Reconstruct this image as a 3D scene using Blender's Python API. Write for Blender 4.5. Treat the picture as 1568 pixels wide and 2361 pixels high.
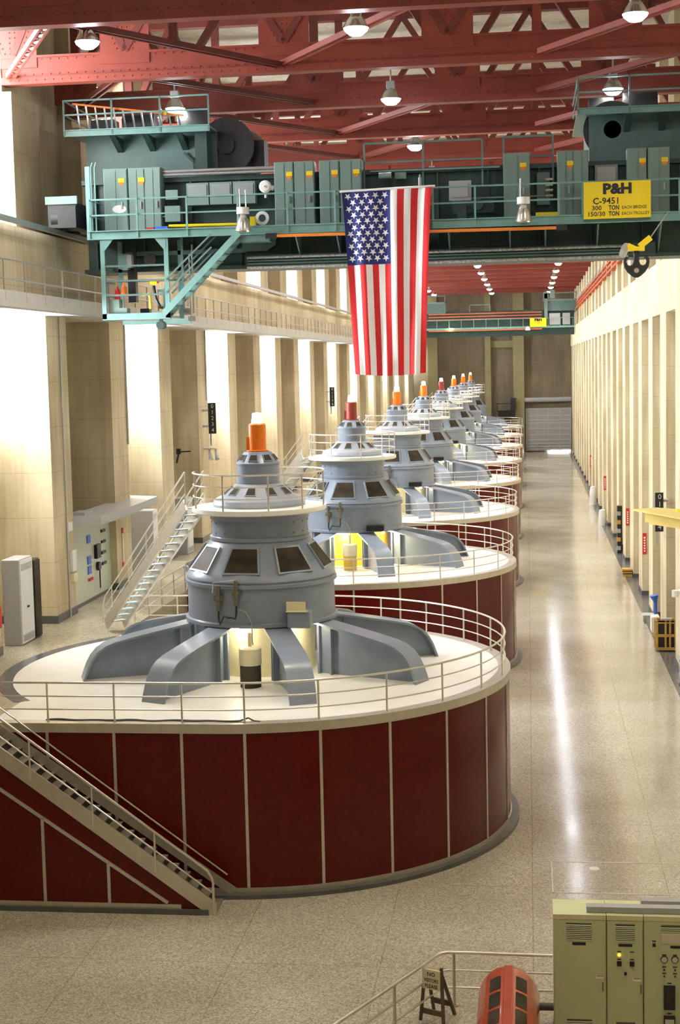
import bpy, math, random
from mathutils import Vector, Matrix

for o in list(bpy.data.objects):
    bpy.data.objects.remove(o)
random.seed(7)
SC = bpy.context.scene
COL = SC.collection
PI = math.pi
R = math.radians

# ------------------------------------------------------------------ camera
FPX, CX, CY = 3450.0, 784.0, 1180.5
VPX, VPY, ROLL = 1216.0, 834.0, 0.010
CAM_Z = 12.0
yv = Vector((VPX - CX, -(VPY - CY), -FPX)).normalized()      # hall axis seen from the camera
zv = Vector((-math.sin(ROLL), math.cos(ROLL), 0.0))
zv = (zv - zv.dot(yv) * yv).normalized()
xv = yv.cross(zv)
rot = Matrix((xv, yv, zv))            # rows = world axes in camera space -> camera-to-world
cam = bpy.data.cameras.new('camera')
cam.sensor_fit = 'VERTICAL'
cam.sensor_height = 24.0
cam.lens = 24.0 * FPX / 2361.0
cam.clip_end = 600
cam.clip_start = 0.3
camo = bpy.data.objects.new('camera', cam)
COL.objects.link(camo)
camo.matrix_world = Matrix.Translation((0, 0, CAM_Z)) @ rot.to_4x4()
SC.camera = camo

# ------------------------------------------------------------------ world, exposure, light levels
w = bpy.data.worlds.new('world')
SC.world = w
w.use_nodes = True
w.node_tree.nodes['Background'].inputs[0].default_value = (0.85, 0.92, 1.0, 1)
w.node_tree.nodes['Background'].inputs[1].default_value = 1.0
SC.view_settings.view_transform = 'Standard'
SC.view_settings.look = 'None'
SC.view_settings.gamma = 1
SC.view_settings.use_curve_mapping = False
SC.view_settings.exposure = 1.6
LAMP_W = 370.0          # each high-bay lamp
LAMP_COL = (1.0, 0.975, 0.93)
SKY_COL = (0.80, 0.90, 1.0)
LOW_WIN = 34.0           # daylight panes in the lower bays
HIGH_WIN = 9.0           # daylight panes above the crane beam

# ------------------------------------------------------------------ levels and lines of the hall
FZ = -0.2                # lower floor
GZ = 3.85                # gallery floor, generator decks
XR, XL = 5.8, -15.25     # faces of right and left pillars
XG = -12.6               # edge of the gallery
BEAM0, BEAM1 = 13.95, 16.3
ROOF = 26.6
Y0, Y1 = -6.0, 205.0
PITCH = 7.32

# ------------------------------------------------------------------ mesh helpers
class MB:
    def __init__(s):
        s.v = []; s.f = []; s.m = []
    def add(s, vs, fs, mi=0):
        b = len(s.v)
        s.v += [tuple(p) for p in vs]
        s.f += [tuple(i + b for i in f) for f in fs]
        s.m += [mi] * len(fs)
        return s
    def box(s, x0, x1, y0, y1, z0, z1, mi=0):
        if x0 > x1: x0, x1 = x1, x0
        if y0 > y1: y0, y1 = y1, y0
        if z0 > z1: z0, z1 = z1, z0
        vs = [(x0,y0,z0),(x1,y0,z0),(x1,y1,z0),(x0,y1,z0),(x0,y0,z1),(x1,y0,z1),(x1,y1,z1),(x0,y1,z1)]
        return s.add(vs, [(3,2,1,0),(4,5,6,7),(0,1,5,4),(1,2,6,5),(2,3,7,6),(3,0,4,7)], mi)
    def bar(s, p, q, w=.1, h=.1, up=(0,0,1), mi=0):
        p = Vector(p); q = Vector(q); d = (q - p).normalized(); up = Vector(up)
        if abs(d.dot(up)) > .99: up = Vector((0,1,0))
        a = d.cross(up).normalized() * w / 2; b = a.cross(d).normalized() * h / 2
        vs = [p-a-b, p+a-b, p+a+b, p-a+b, q-a-b, q+a-b, q+a+b, q-a+b]
        return s.add(vs, [(0,1,2,3),(7,6,5,4),(0,4,5,1),(1,5,6,2),(2,6,7,3),(3,7,4,0)], mi)
    def tube(s, pts, r, n=8, closed=False, mi=0):
        pts = [Vector(p) for p in pts]; k = len(pts); rings = []
        u = None
        for i, p in enumerate(pts):
            if closed: t = (pts[(i+1) % k] - pts[i-1])
            else: t = pts[min(i+1, k-1)] - pts[max(i-1, 0)]
            t.normalize()
            if u is None:
                u = Vector((0,0,1)) if abs(t.z) < .9 else Vector((1,0,0))
            u = (u - u.dot(t) * t).normalized(); v = t.cross(u)
            rings.append([p + (u * math.cos(2*PI*j/n) + v * math.sin(2*PI*j/n)) * r for j in range(n)])
        vs = [q for rg in rings for q in rg]; fs = []
        for i in range(k if closed else k-1):
            a = i * n; b = ((i+1) % k) * n
            for j in range(n):
                fs.append((a+j, a+(j+1) % n, b+(j+1) % n, b+j))
        if not closed:
            fs.append(tuple(range(n-1, -1, -1))); fs.append(tuple((k-1)*n + j for j in range(n)))
        return s.add(vs, fs, mi)
    def lathe(s, prof, n=48, c=(0,0,0), a0=0, a1=360, mi=0, closed_prof=False):
        full = abs(a1 - a0) >= 359.9; m = n if full else n + 1; vs = []; fs = []
        for i in range(m):
            a = R(a0 + (a1 - a0) * i / n)
            for (r, z) in prof:
                vs.append((c[0] + r * math.sin(a), c[1] - r * math.cos(a), c[2] + z))
        k = len(prof)
        for i in range(n):
            a = i * k; b = ((i+1) % m) * k
            for j in range(k if closed_prof else k-1):
                j2 = (j+1) % k
                fs.append((a+j, b+j, b+j2, a+j2))
        return s.add(vs, fs, mi)
    def cyl(s, p, q, r, n=24, mi=0, r2=None):
        p = Vector(p); q = Vector(q); t = (q-p).normalized(); r2 = r if r2 is None else r2
        u = Vector((0,0,1)) if abs(t.z) < .9 else Vector((1,0,0))
        u = (u - u.dot(t)*t).normalized(); v = t.cross(u)
        vs = [p + (u*math.cos(2*PI*j/n) + v*math.sin(2*PI*j/n))*r for j in range(n)] + [q + (u*math.cos(2*PI*j/n) + v*math.sin(2*PI*j/n))*r2 for j in range(n)]
        fs = [(j, (j+1) % n, n+(j+1) % n, n+j) for j in range(n)] + [tuple(range(n-1,-1,-1)), tuple(range(n, 2*n))]
        return s.add(vs, fs, mi)
    def prism(s, poly, axis, t0, t1, mi=0):
        """poly: 2D points in the plane normal to axis ('x': (y,z), 'y': (x,z), 'z': (x,y))"""
        def P(a, b, t):
            return (t,a,b) if axis == 'x' else ((a,t,b) if axis == 'y' else (a,b,t))
        n = len(poly); vs = [P(a,b,t0) for a,b in poly] + [P(a,b,t1) for a,b in poly]
        fs = [tuple(range(n-1,-1,-1)), tuple(range(n, 2*n))] + [(j, (j+1) % n, n+(j+1) % n, n+j) for j in range(n)]
        return s.add(vs, fs, mi)
    def rivet(s, p, nrm, r=.026):
        n = Vector(nrm).normalized(); p = Vector(p)
        return s.cyl(p, p + n * r * .9, r, 6, 0, r * .5)
    def build(s, name, mat, parent=None, smooth=True, bevel=0, **props):
        me = bpy.data.meshes.new(name)
        me.from_pydata(s.v, [], s.f)
        for mm in (mat if isinstance(mat, (list, tuple)) else [mat]): me.materials.append(mm)
        if len(me.materials) > 1: me.polygons.foreach_set('material_index', s.m)
        me.validate(); me.update()
        import bmesh
        bm = bmesh.new(); bm.from_mesh(me); bmesh.ops.recalc_face_normals(bm, faces=bm.faces); bm.to_mesh(me); bm.free()
        if smooth:
            me.shade_smooth() if hasattr(me, 'shade_smooth') else None
            me.set_sharp_from_angle(angle=R(34))
        o = bpy.data.objects.new(name, me); COL.objects.link(o)
        if parent is not None: o.parent = parent
        if bevel:
            b = o.modifiers.new('bevel', 'BEVEL'); b.width = bevel; b.segments = 2; b.limit_method = 'ANGLE'; b.angle_limit = R(50)
        for k, v in props.items(): o[k] = v
        return o

def empty(name, loc=(0,0,0), rz=0, **props):
    o = bpy.data.objects.new(name, None); COL.objects.link(o)
    o.empty_display_size = .2
    o.location = loc; o.rotation_euler = (0,0,rz)
    for k, v in props.items(): o[k] = v
    return o

CH = {}
def children(o):
    return [c for c in ALL if c.parent == o]
def dup(o, parent=None):
    c = o.copy(); COL.objects.link(c); c.parent = parent
    for ch in list(o.children): dup(ch, c)
    return c

def text_mb(mb, txt, size, origin, xdir, ydir, mi=0, bold=0.0, align='LEFT', depth=.006, sx=1.0):
    """adds lettering to a mesh: origin = baseline start, xdir/ydir = writing directions"""
    cu = bpy.data.curves.new('t', 'FONT'); cu.body = txt; cu.size = size; cu.offset = bold; cu.resolution_u = 2
    cu.align_x = align; cu.extrude = 0
    o = bpy.data.objects.new('t', cu); COL.objects.link(o)
    bpy.context.view_layer.update()
    dg = bpy.context.evaluated_depsgraph_get()
    me = bpy.data.meshes.new_from_object(o.evaluated_get(dg))
    X = Vector(xdir).normalized(); Y = Vector(ydir).normalized(); N = X.cross(Y); O = Vector(origin)
    vs = [O + X * v.co.x * sx + Y * v.co.y + N * depth for v in me.vertices]
    fs = [tuple(p.vertices) for p in me.polygons]
    mb.add(vs, fs, mi)
    bpy.data.objects.remove(o); bpy.data.curves.remove(cu); bpy.data.meshes.remove(me)
    return mb

# ------------------------------------------------------------------ materials
def nt_mat(name):
    m = bpy.data.materials.new(name); m.use_nodes = True
    nt = m.node_tree; b = nt.nodes['Principled BSDF']
    return m, nt, b
def pmat(name, col, rough=.5, metal=0., var=.08, scale=2.5, bump=0., spec=.5, coat=0., stretch=(1,1,1)):
    m, nt, b = nt_mat(name)
    tc = nt.nodes.new('ShaderNodeTexCoord'); mp = nt.nodes.new('ShaderNodeMapping'); mp.inputs['Scale'].default_value = stretch
    nt.links.new(tc.outputs['Object'], mp.inputs[0])
    no = nt.nodes.new('ShaderNodeTexNoise'); no.inputs['Scale'].default_value = scale; no.inputs['Detail'].default_value = 4
    nt.links.new(mp.outputs[0], no.inputs['Vector'])
    cr = nt.nodes.new('ShaderNodeValToRGB')
    cr.color_ramp.elements[0].position = .3; cr.color_ramp.elements[1].position = .7
    cr.color_ramp.elements[0].color = tuple(c * (1 - var) for c in col) + (1,)
    cr.color_ramp.elements[1].color = tuple(min(1, c * (1 + var)) for c in col) + (1,)
    nt.links.new(no.outputs['Fac'], cr.inputs[0]); nt.links.new(cr.outputs[0], b.inputs['Base Color'])
    b.inputs['Roughness'].default_value = rough; b.inputs['Metallic'].default_value = metal
    b.inputs['Specular IOR Level'].default_value = spec
    b.inputs['Coat Weight'].default_value = coat; b.inputs['Coat Roughness'].default_value = .05
    if bump:
        bp = nt.nodes.new('ShaderNodeBump'); bp.inputs['Strength'].default_value = bump; bp.inputs['Distance'].default_value = .02
        nt.links.new(no.outputs['Fac'], bp.inputs['Height']); nt.links.new(bp.outputs[0], b.inputs['Normal'])
    return m
def emat(name, col, strength):
    m, nt, b = nt_mat(name)
    b.inputs['Base Color'].default_value = tuple(col) + (1,)
    b.inputs['Emission Color'].default_value = tuple(col) + (1,)
    b.inputs['Emission Strength'].default_value = strength
    return m
def concrete(name, c1, c2, stain=(.5,.38,.18), lift=1.46):
    m, nt, b = nt_mat(name); L = nt.links.new; N = nt.nodes.new
    tc = N('ShaderNodeTexCoord')
    def noise(sc, st, det=5):
        mp = N('ShaderNodeMapping'); mp.inputs['Scale'].default_value = st; L(tc.outputs['Object'], mp.inputs[0])
        n = N('ShaderNodeTexNoise'); n.inputs['Scale'].default_value = sc; n.inputs['Detail'].default_value = det
        L(mp.outputs[0], n.inputs['Vector']); return n
    n1 = noise(.7, (1,1,.5)); n2 = noise(5, (1,1,.05), 3); n3 = noise(.25, (1,1,.4)); n4 = noise(14, (1,1,1), 4)
    r1 = N('ShaderNodeValToRGB'); r1.color_ramp.elements[0].position = .32; r1.color_ramp.elements[1].position = .68
    r1.color_ramp.elements[0].color = c1 + (1,); r1.color_ramp.elements[1].color = c2 + (1,); L(n1.outputs['Fac'], r1.inputs[0])
    mx = N('ShaderNodeMix'); mx.data_type = 'RGBA'; mx.blend_type = 'MULTIPLY'; mx.inputs[0].default_value = .55
    r2 = N('ShaderNodeValToRGB'); r2.color_ramp.elements[0].position = .3; r2.color_ramp.elements[1].position = .6
    r2.color_ramp.elements[0].color = (.72,.70,.66,1); r2.color_ramp.elements[1].color = (1,1,1,1); L(n2.outputs['Fac'], r2.inputs[0])
    L(r1.outputs[0], mx.inputs[6]); L(r2.outputs[0], mx.inputs[7])
    ms = N('ShaderNodeMix'); ms.data_type = 'RGBA'
    r3 = N('ShaderNodeValToRGB'); r3.color_ramp.elements[0].position = .55; r3.color_ramp.elements[1].position = .8
    r3.color_ramp.elements[0].color = (0,0,0,1); r3.color_ramp.elements[1].color = (.45,.45,.45,1); L(n3.outputs['Fac'], r3.inputs[0])
    L(r3.outputs[0], ms.inputs[0]); L(mx.outputs[2], ms.inputs[6]); ms.inputs[7].default_value = stain + (1,)
    # pour lines every lift metres
    sp = N('ShaderNodeSeparateXYZ'); L(tc.outputs['Object'], sp.inputs[0])
    d = N('ShaderNodeMath'); d.operation = 'DIVIDE'; L(sp.outputs[2], d.inputs[0]); d.inputs[1].default_value = lift
    fr = N('ShaderNodeMath'); fr.operation = 'FRACT'; L(d.outputs[0], fr.inputs[0])
    lt = N('ShaderNodeMath'); lt.operation = 'LESS_THAN'; L(fr.outputs[0], lt.inputs[0]); lt.inputs[1].default_value = .018
    ml = N('ShaderNodeMath'); ml.operation = 'MULTIPLY'; L(lt.outputs[0], ml.inputs[0]); ml.inputs[1].default_value = .3
    mp2 = N('ShaderNodeMix'); mp2.data_type = 'RGBA'; mp2.blend_type = 'MULTIPLY'
    L(ml.outputs[0], mp2.inputs[0]); L(ms.outputs[2], mp2.inputs[6]); mp2.inputs[7].default_value = (.35,.3,.25,1)
    L(mp2.outputs[2], b.inputs['Base Color'])
    b.inputs['Roughness'].default_value = .85; b.inputs['Specular IOR Level'].default_value = .25
    bp = N('ShaderNodeBump'); bp.inputs['Strength'].default_value = .25; bp.inputs['Distance'].default_value = .03
    L(n4.outputs['Fac'], bp.inputs['Height']); L(bp.outputs[0], b.inputs['Normal'])
    return m
def terrazzo(name, base, rough=.2):
    m, nt, b = nt_mat(name); L = nt.links.new; N = nt.nodes.new
    tc = N('ShaderNodeTexCoord')
    vo = N('ShaderNodeTexVoronoi'); vo.inputs['Scale'].default_value = 38; L(tc.outputs['Object'], vo.inputs['Vector'])
    sp = N('ShaderNodeSeparateColor'); L(vo.outputs['Color'], sp.inputs[0])
    r = N('ShaderNodeValToRGB'); e = r.color_ramp.elements
    e[0].position = 0; e[0].color = tuple(c * .62 for c in base) + (1,)
    e[1].position = 1; e[1].color = tuple(min(1, c * 1.38) for c in base) + (1,)
    L(sp.outputs[0], r.inputs[0])
    no = N('ShaderNodeTexNoise'); no.inputs['Scale'].default_value = .3; no.inputs['Detail'].default_value = 1.5; L(tc.outputs['Object'], no.inputs['Vector'])
    r2 = N('ShaderNodeValToRGB'); r2.color_ramp.elements[0].position = .3; r2.color_ramp.elements[1].position = .7
    r2.color_ramp.elements[0].color = (.8,.78,.72,1); r2.color_ramp.elements[1].color = (1,1,1,1); L(no.outputs['Fac'], r2.inputs[0])
    mx = N('ShaderNodeMix'); mx.data_type = 'RGBA'; mx.blend_type = 'MULTIPLY'; mx.inputs[0].default_value = 1
    L(r.outputs[0], mx.inputs[6]); L(r2.outputs[0], mx.inputs[7])
    br = N('ShaderNodeTexBrick'); br.offset = 0; br.inputs['Scale'].default_value = 1; br.inputs['Mortar Size'].default_value = .012
    br.inputs['Brick Width'].default_value = 3.1; br.inputs['Row Height'].default_value = 4.88
    br.inputs['Color1'].default_value = (1,1,1,1); br.inputs['Color2'].default_value = (.96,.96,.96,1); br.inputs['Mortar'].default_value = (.72,.70,.64,1)
    L(tc.outputs['Object'], br.inputs['Vector'])
    m2 = N('ShaderNodeMix'); m2.data_type = 'RGBA'; m2.blend_type = 'MULTIPLY'; m2.inputs[0].default_value = 1
    L(mx.outputs[2], m2.inputs[6]); L(br.outputs['Color'], m2.inputs[7]); L(m2.outputs[2], b.inputs['Base Color'])
    rr = N('ShaderNodeMapRange'); rr.inputs[1].default_value = .3; rr.inputs[2].default_value = .7; rr.inputs[3].default_value = rough * .8; rr.inputs[4].default_value = rough * 1.25
    L(no.outputs['Fac'], rr.inputs[0]); L(rr.outputs[0], b.inputs['Roughness'])
    b.inputs['Specular IOR Level'].default_value = .6
    return m

M = {}
M['conc_l'] = concrete('pale_concrete', (.50,.42,.28), (.68,.60,.43))
M['conc_r'] = concrete('warm_concrete', (.56,.48,.31), (.74,.67,.48))
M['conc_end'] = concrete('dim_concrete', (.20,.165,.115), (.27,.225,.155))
M['conc_roof'] = concrete('roof_concrete', (.55,.52,.44), (.68,.65,.56))
M['floor'] = terrazzo('terrazzo', (.52,.495,.425), .12)
M['gallery'] = terrazzo('gallery_terrazzo', (.52,.48,.38), .22)
M['dark_band'] = pmat('dark_band', (.13,.13,.14), .22, var=.15, scale=6)
M['plinth'] = pmat('plinth', (.10,.10,.10), .35, var=.2, scale=3)
M['red_panel'] = pmat('red_lacquer', (.105,.004,.002), .25, var=.14, scale=5, spec=.3)
M['alu'] = pmat('satin_aluminium', (.62,.58,.50), .38, .75, var=.07, scale=6)
M['rail'] = pmat('rail_aluminium', (.75,.72,.66), .28, .8, var=.05, scale=6)
M['deck'] = pmat('white_deck', (.86,.86,.82), .35, var=.03, scale=1.5)
M['blue'] = pmat('blue_grey_paint', (.225,.27,.345), .33, var=.06, scale=3, coat=.1)
M['blue_l'] = pmat('blue_grey_trim', (.33,.37,.43), .33, var=.05, scale=3)
M['glass_dark'] = pmat('dark_glass', (.06,.05,.035), .45, var=.5, scale=1.2, spec=.03)
M['cream'] = pmat('cream_paint', (.80,.74,.48), .4, var=.07, scale=2)
M['yellow_lit'] = pmat('yellow_lamplit_paint', (.75,.5,.06), .3, var=.05)  # yellow lamplight on pedestal and pilot motor, put into the colour
M['orange'] = pmat('orange_paint', (.85,.20,.01), .35, var=.03)
M['brick_red'] = pmat('brick_red_paint', (.32,.045,.03), .4, var=.05)
M['lens'] = emat('lit_beacon_lens', (1.0,.85,.6), 6.0)
M['lens_r'] = emat('lit_beacon_lens_warm', (1.0,.82,.5), 5.0)
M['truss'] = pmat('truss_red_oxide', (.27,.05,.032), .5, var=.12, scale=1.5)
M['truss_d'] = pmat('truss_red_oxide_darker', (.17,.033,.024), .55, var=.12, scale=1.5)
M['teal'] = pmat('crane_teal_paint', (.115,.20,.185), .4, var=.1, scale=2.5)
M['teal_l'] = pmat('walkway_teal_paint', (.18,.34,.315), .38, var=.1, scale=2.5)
M['teal_d'] = pmat('girder_shade_teal', (.035,.07,.065), .45, var=.15, scale=2)  # crane teal darkened to carry the girder's shadow; other dark fittings share it
M['cab_teal'] = pmat('cabinet_teal', (.19,.28,.25), .42, var=.04, scale=2)
M['black'] = pmat('black_machinery', (.02,.02,.02), .4, var=.2)
M['steel'] = pmat('galvanised_steel', (.5,.5,.5), .35, .8, var=.1, scale=8)
M['fascia'] = pmat('grey_fascia', (.50,.50,.49), .5, var=.06)
M['grey_cab'] = pmat('grey_cabinet', (.40,.41,.42), .4, var=.03)
M['grey_front'] = pmat('pale_cabinet_front', (.72,.74,.74), .3, var=.03)
M['green_cab'] = pmat('pale_green_cabinet', (.56,.61,.34), .42, var=.03, scale=1.2)
M['green_top'] = pmat('pale_green_cabinet_top', (.62,.70,.42), .4, var=.03)
M['board_green'] = pmat('switchboard_green', (.55,.62,.52), .25, var=.03)
M['white'] = pmat('white_paint', (.82,.82,.80), .4, var=.02)
M['yellow'] = pmat('safety_yellow', (.88,.66,.01), .4, var=.03)
M['jib'] = pmat('jib_yellow', (.78,.60,.18), .4, var=.05)
M['red'] = pmat('signal_red', (.65,.03,.03), .4, var=.03)
M['pipe_orange'] = pmat('pipe_orange', (.75,.22,.03), .45, var=.05)
M['bar_red'] = pmat('conductor_red', (.55,.13,.05), .45, var=.08)
M['flag_red'] = pmat('flag_red_cloth', (.62,.02,.025), .8, var=.05)
M['flag_white'] = pmat('flag_white_cloth', (.78,.78,.79), .8, var=.03)
M['flag_blue'] = pmat('flag_blue_cloth', (.018,.025,.16), .8, var=.06)
M['wood'] = pmat('brown_wood', (.10,.075,.045), .6, var=.25, scale=6, stretch=(1,1,.2))
M['crate_wood'] = pmat('yellow_crate_wood', (.55,.33,.08), .6, var=.15, scale=6)
M['motor_red'] = pmat('motor_red_enamel', (.42,.06,.02), .25, var=.08, scale=2, coat=.3)
M['sign_cream'] = pmat('sign_cream', (.72,.66,.42), .5, var=.04)
M['black_txt'] = pmat('black_lettering', (.02,.02,.03), .5, var=.05)
M['dark_red'] = pmat('dark_red_paint', (.14,.03,.025), .5, var=.1)
M['rubber'] = pmat('stair_tread', (.22,.21,.17), .5, var=.2, scale=12)
M['tread_l'] = pmat('pale_blue_tread', (.55,.68,.72), .4, var=.05)
M['brass'] = pmat('olive_brass', (.20,.19,.14), .3, .5, var=.1, scale=10)
M['amber'] = emat('amber_pilot_light', (1,.55,.02), 3)
M['blue_plastic'] = pmat('blue_plastic', (.05,.15,.7), .4)
M['lamp_alu'] = pmat('lamp_reflector', (.7,.68,.62), .22, .85, var=.05, scale=6)
M['bulb'] = emat("lit_lamp", (.86,.90,1.0), 22)
M['sky_low'] = emat('daylight_pane_low', (.90,.94,1.0), LOW_WIN)
M['sky_high'] = emat('daylight_pane_high', (.88,.93,1.0), HIGH_WIN)
M['door_grey'] = pmat('rolling_door_grey', (.42,.41,.40), .4, .1, var=.05)
M['rope'] = pmat('wire_rope', (.42,.43,.42), .5, .5, var=.5, scale=14)
M['cable'] = pmat('dark_cable', (.05,.05,.05), .6)
M['glass'] = pmat('gauge_face', (.65,.6,.5), .2)
M['daylight_gap'] = emat('daylight_under_door', (1,.95,.85), 8)
M['green_glow'] = pmat('green_lit_concrete', (.30,.27,.14), .8)  # pilaster concrete with the green lamp glow put into its colour

# ================================================================== STRUCTURE
def struct(mb, name, mat, **k):
    return mb.build(name, mat, smooth=False, kind='structure', **k)

b = MB(); b.box(XG, 8.5, Y0, Y1, FZ-.4, FZ); struct(b, 'floor', M['floor'])
b = MB(); b.box(-18.5, XG, 10, Y1, GZ-.6, GZ); b.box(XG-.3, XG, 10, Y1, FZ-.3, GZ-.6); struct(b, 'floor_gallery', M['gallery'])
b = MB(); b.box(-19, 8.9, Y0, Y1, ROOF, ROOF+.4)
for k in range(29):
    b.box(-19, 8.9, 1+7.3*k+3.4, 1+7.3*k+3.9, ROOF-.3, ROOF)
struct(b, 'ceiling', M['conc_roof'])
b = MB(); b.box(-19, 8.9, Y0-.4, Y0, FZ, ROOF); struct(b, 'wall_back', M['conc_r'])

# dark terrazzo band along the right wall
b = MB(); b.box(5.35, XR+.9, Y0, Y1, FZ, FZ+.006); struct(b, 'trim_1', M['dark_band'])

# right wall: pillars, beam, upper pilasters
b = MB(); bb = MB()
b.box(XR+1.3, XR+2.2, Y0, Y1, FZ-.3, ROOF)
b.box(XR, XR+1.4, Y0, Y1-.0, BEAM0, 16.25)
k = 0
yc = 59.4 - 9*6.65
PR = []
while yc < Y1-1:
    wd = 1.45 if k % 3 == 1 else 1.15
    PR.append((yc-wd, yc+wd))
    b.box(XR, XR+1.35, yc-wd, yc+wd, FZ, BEAM0)
    b.box(XR+.35, XR+1.35, yc-wd*.9, yc+wd*.9, 16.25, ROOF)
    bb.box(XR-.03, XR+1.3, yc-wd-.03, yc+wd+.03, FZ, FZ+.24)
    yc += 6.65; k += 1
bb.box(XR+1.27, XR+1.31, Y0, Y1, FZ, FZ+.24)
struct(b, 'wall_right', M['conc_r']); struct(bb, 'baseboard_right', M['plinth'])

# left wall: pillars at every 7.32 m, deep bays, every second bay with a tall window high up
b = MB(); bb = MB(); low = []; high = []
b.box(-18.5, -17.6, Y0, Y1, FZ, 10.8)
b.box(XL-2.3, XL, Y0, Y1, BEAM0-.15, 16.4)
b.box(-18.5, -17.6, Y0, Y1, 13.6, 17.0)
b.box(-18.5, -16.8, Y0, Y1, 23.2, ROOF)
j = -7
ys = 46.6 - 7.32*7
while ys < Y1-1:
    e = ys + (2.1)
    b.box(-17.7, XL, ys, e, FZ, BEAM0)
    b.box(-17.7, -16.0, ys-.2, e+.35, 16.4, 20.8)
    b.box(-17.7, -16.3, ys-.2, e+.35, 20.8, ROOF)
    bb.box(-17.6, XL+.03, ys-.03, e+.03, GZ, GZ+.26)
    nxt = ys + PITCH
    if j % 2 != 0:           # window bay between this pillar and the next
        low.append((e, nxt))
        b.box(-18.5, -17.6, e-.2, e+.9, 10.8, 13.6); b.box(-18.5, -17.6, nxt-.9, nxt+.2, 10.8, 13.6)
    else:
        b.box(-18.5, -17.6, e-.2, nxt+.2, 10.8, 13.6)
    if j % 2 != 0: high.append((e+.35, nxt-.2))
    else: b.box(-17.7, -16.8, e, nxt, 17.0, 23.2)
    ys = nxt; j += 1
struct(b, 'wall_left', M['conc_l']); struct(bb, 'baseboard_left', M['plinth'])
n = 1
for (a, c) in low:
    if a < 40: continue
    b = MB(); b.box(-17.95, -17.9, a+.9, c-.9, 10.8, 13.6)
    o = struct(b, 'window_%d' % n, M['sky_low'])
    f = MB()
    for t in range(5):
        y = a+.9 + (c-a-1.8)*t/4; f.box(-17.9, -17.8, y-.04, y+.04, 10.8, 13.6)
    for t in range(6):
        z = 10.8 + 2.8*t/5; f.box(-17.9, -17.8, a+.9, c-.9, z-.04, z+.04)
    f.build('window_frame', M['fascia'], o, smooth=False)
    n += 1
for (a, c) in high:
    if a < 40: continue
    b = MB(); b.box(-16.95, -16.9, a+.02, c-.02, 17.0, 23.2)
    o = struct(b, 'window_%d' % n, M['sky_high'])
    f = MB()
    f.box(-17.6, -16.8, a, c, 16.4, 17.0)
    for t in range(1, 5):
        z = 17.0 + 6.2*t/5; f.box(-16.9, -16.8, a+.0, c-.0, z-.05, z+.05)
    for t in range(5):
        y = a + (c-a)*t/4; f.box(-16.9, -16.8, y-.07, y+.07, 17.0, 23.2)
    f.build('window_frame', M['conc_l'], o, smooth=False)
    n += 1

# far end wall with two pilasters, a recess panel and the rolling door
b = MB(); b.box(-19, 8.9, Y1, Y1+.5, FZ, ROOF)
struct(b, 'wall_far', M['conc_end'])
b = MB()
for x0, x1 in ((-13.4,-12.1), (-5.7,-4.9), (-1.9,-.45)):
    b.box(x0, x1, Y1-.9, Y1, FZ, ROOF)
b.box(-5.0, -1.8, Y1-.35, Y1, 14.0, 14.9)
struct(b, 'trim_2', M['green_glow'])
b = MB(); b.box(-.25, 5.75, Y1-.3, Y1-.1, FZ+.12, 5.7)
o = struct(b, 'door_1', M['door_grey'])
f = MB()
for t in range(5): f.box(-.25+6*t/4-.06, -.25+6*t/4+.06, Y1-.38, Y1-.3, FZ+.1, 5.7)
for z in (5.65, 4.7, 4.1, 3.7, 2.9, 2.1, 1.4, .9, .5, .15): f.box(-.25, 5.75, Y1-.38, Y1-.3, z-.06, z+.06)
f.build('door_frame', M['fascia'], o, smooth=False, label='pale grey ribs of the door')
f = MB(); f.cyl((-.4, Y1-.6, 6.85), (5.8, Y1-.6, 6.85), .32, 20); f.build('roller_drum', M['grey_cab'], o)
f = MB(); f.box(2.6, 5.7, Y1-.36, Y1-.3, FZ+.02, FZ+.12); f.build('daylight_gap', M['daylight_gap'], o, smooth=False)

# dark curved border on the gallery floor around each deck
GX = -7.25
GYS = [39.8 + 21.85*i for i in range(8)]
b = MB()
for gy in GYS:
    b.lathe([(6.72, .004), (7.12, .004)], 30, (GX, gy, GZ), 230, 310)
struct(b, 'trim_3', M['dark_band'])

# wall walkway on the left beam
b = MB(); b.box(XL, -14.32, 10, Y1-1, 13.95, 14.03); b.box(-14.34, -14.28, 10, Y1-1, 13.85, 14.30); b.box(XL, -14.3, 10, Y1-1, 13.8, 13.86)
struct(b, 'trim_4', M['fascia'])
t = empty('walkway_railing', (-14.3, 100, 14.0), label='long grey steel handrail along the walkway on the left crane beam', category='railing')
for z in (1.15, .62):
    m = MB(); m.tube([(0,-90,z),(0,104,z)], .03, 6); m.build('rail', M['steel'], t)
for k in range(98):
    m = MB(); m.tube([(0,-72+1.75*k,.0),(0,-72+1.75*k,1.15)], .03, 6); m.build('post', M['steel'], t)
m = MB(); m.bar((-15.0+.4, 42, 16.45), (-14.95+.4-.5, Y1-2, 16.45), .1, .12)
# crane rails
m = MB(); m.box(-14.95-.06, -14.95+.06, 10, Y1-1, 16.4, 16.55)
m.build('crane_rail', M['steel'], smooth=False, label='steel crane rail along the top of the left beam', category='rail')
m = MB(); m.box(6.24, 6.36, 10, Y1-1, 16.25, 16.4)
m.build('crane_rail', M['steel'], smooth=False, label='steel crane rail along the top of the right beam', category='rail')

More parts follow.
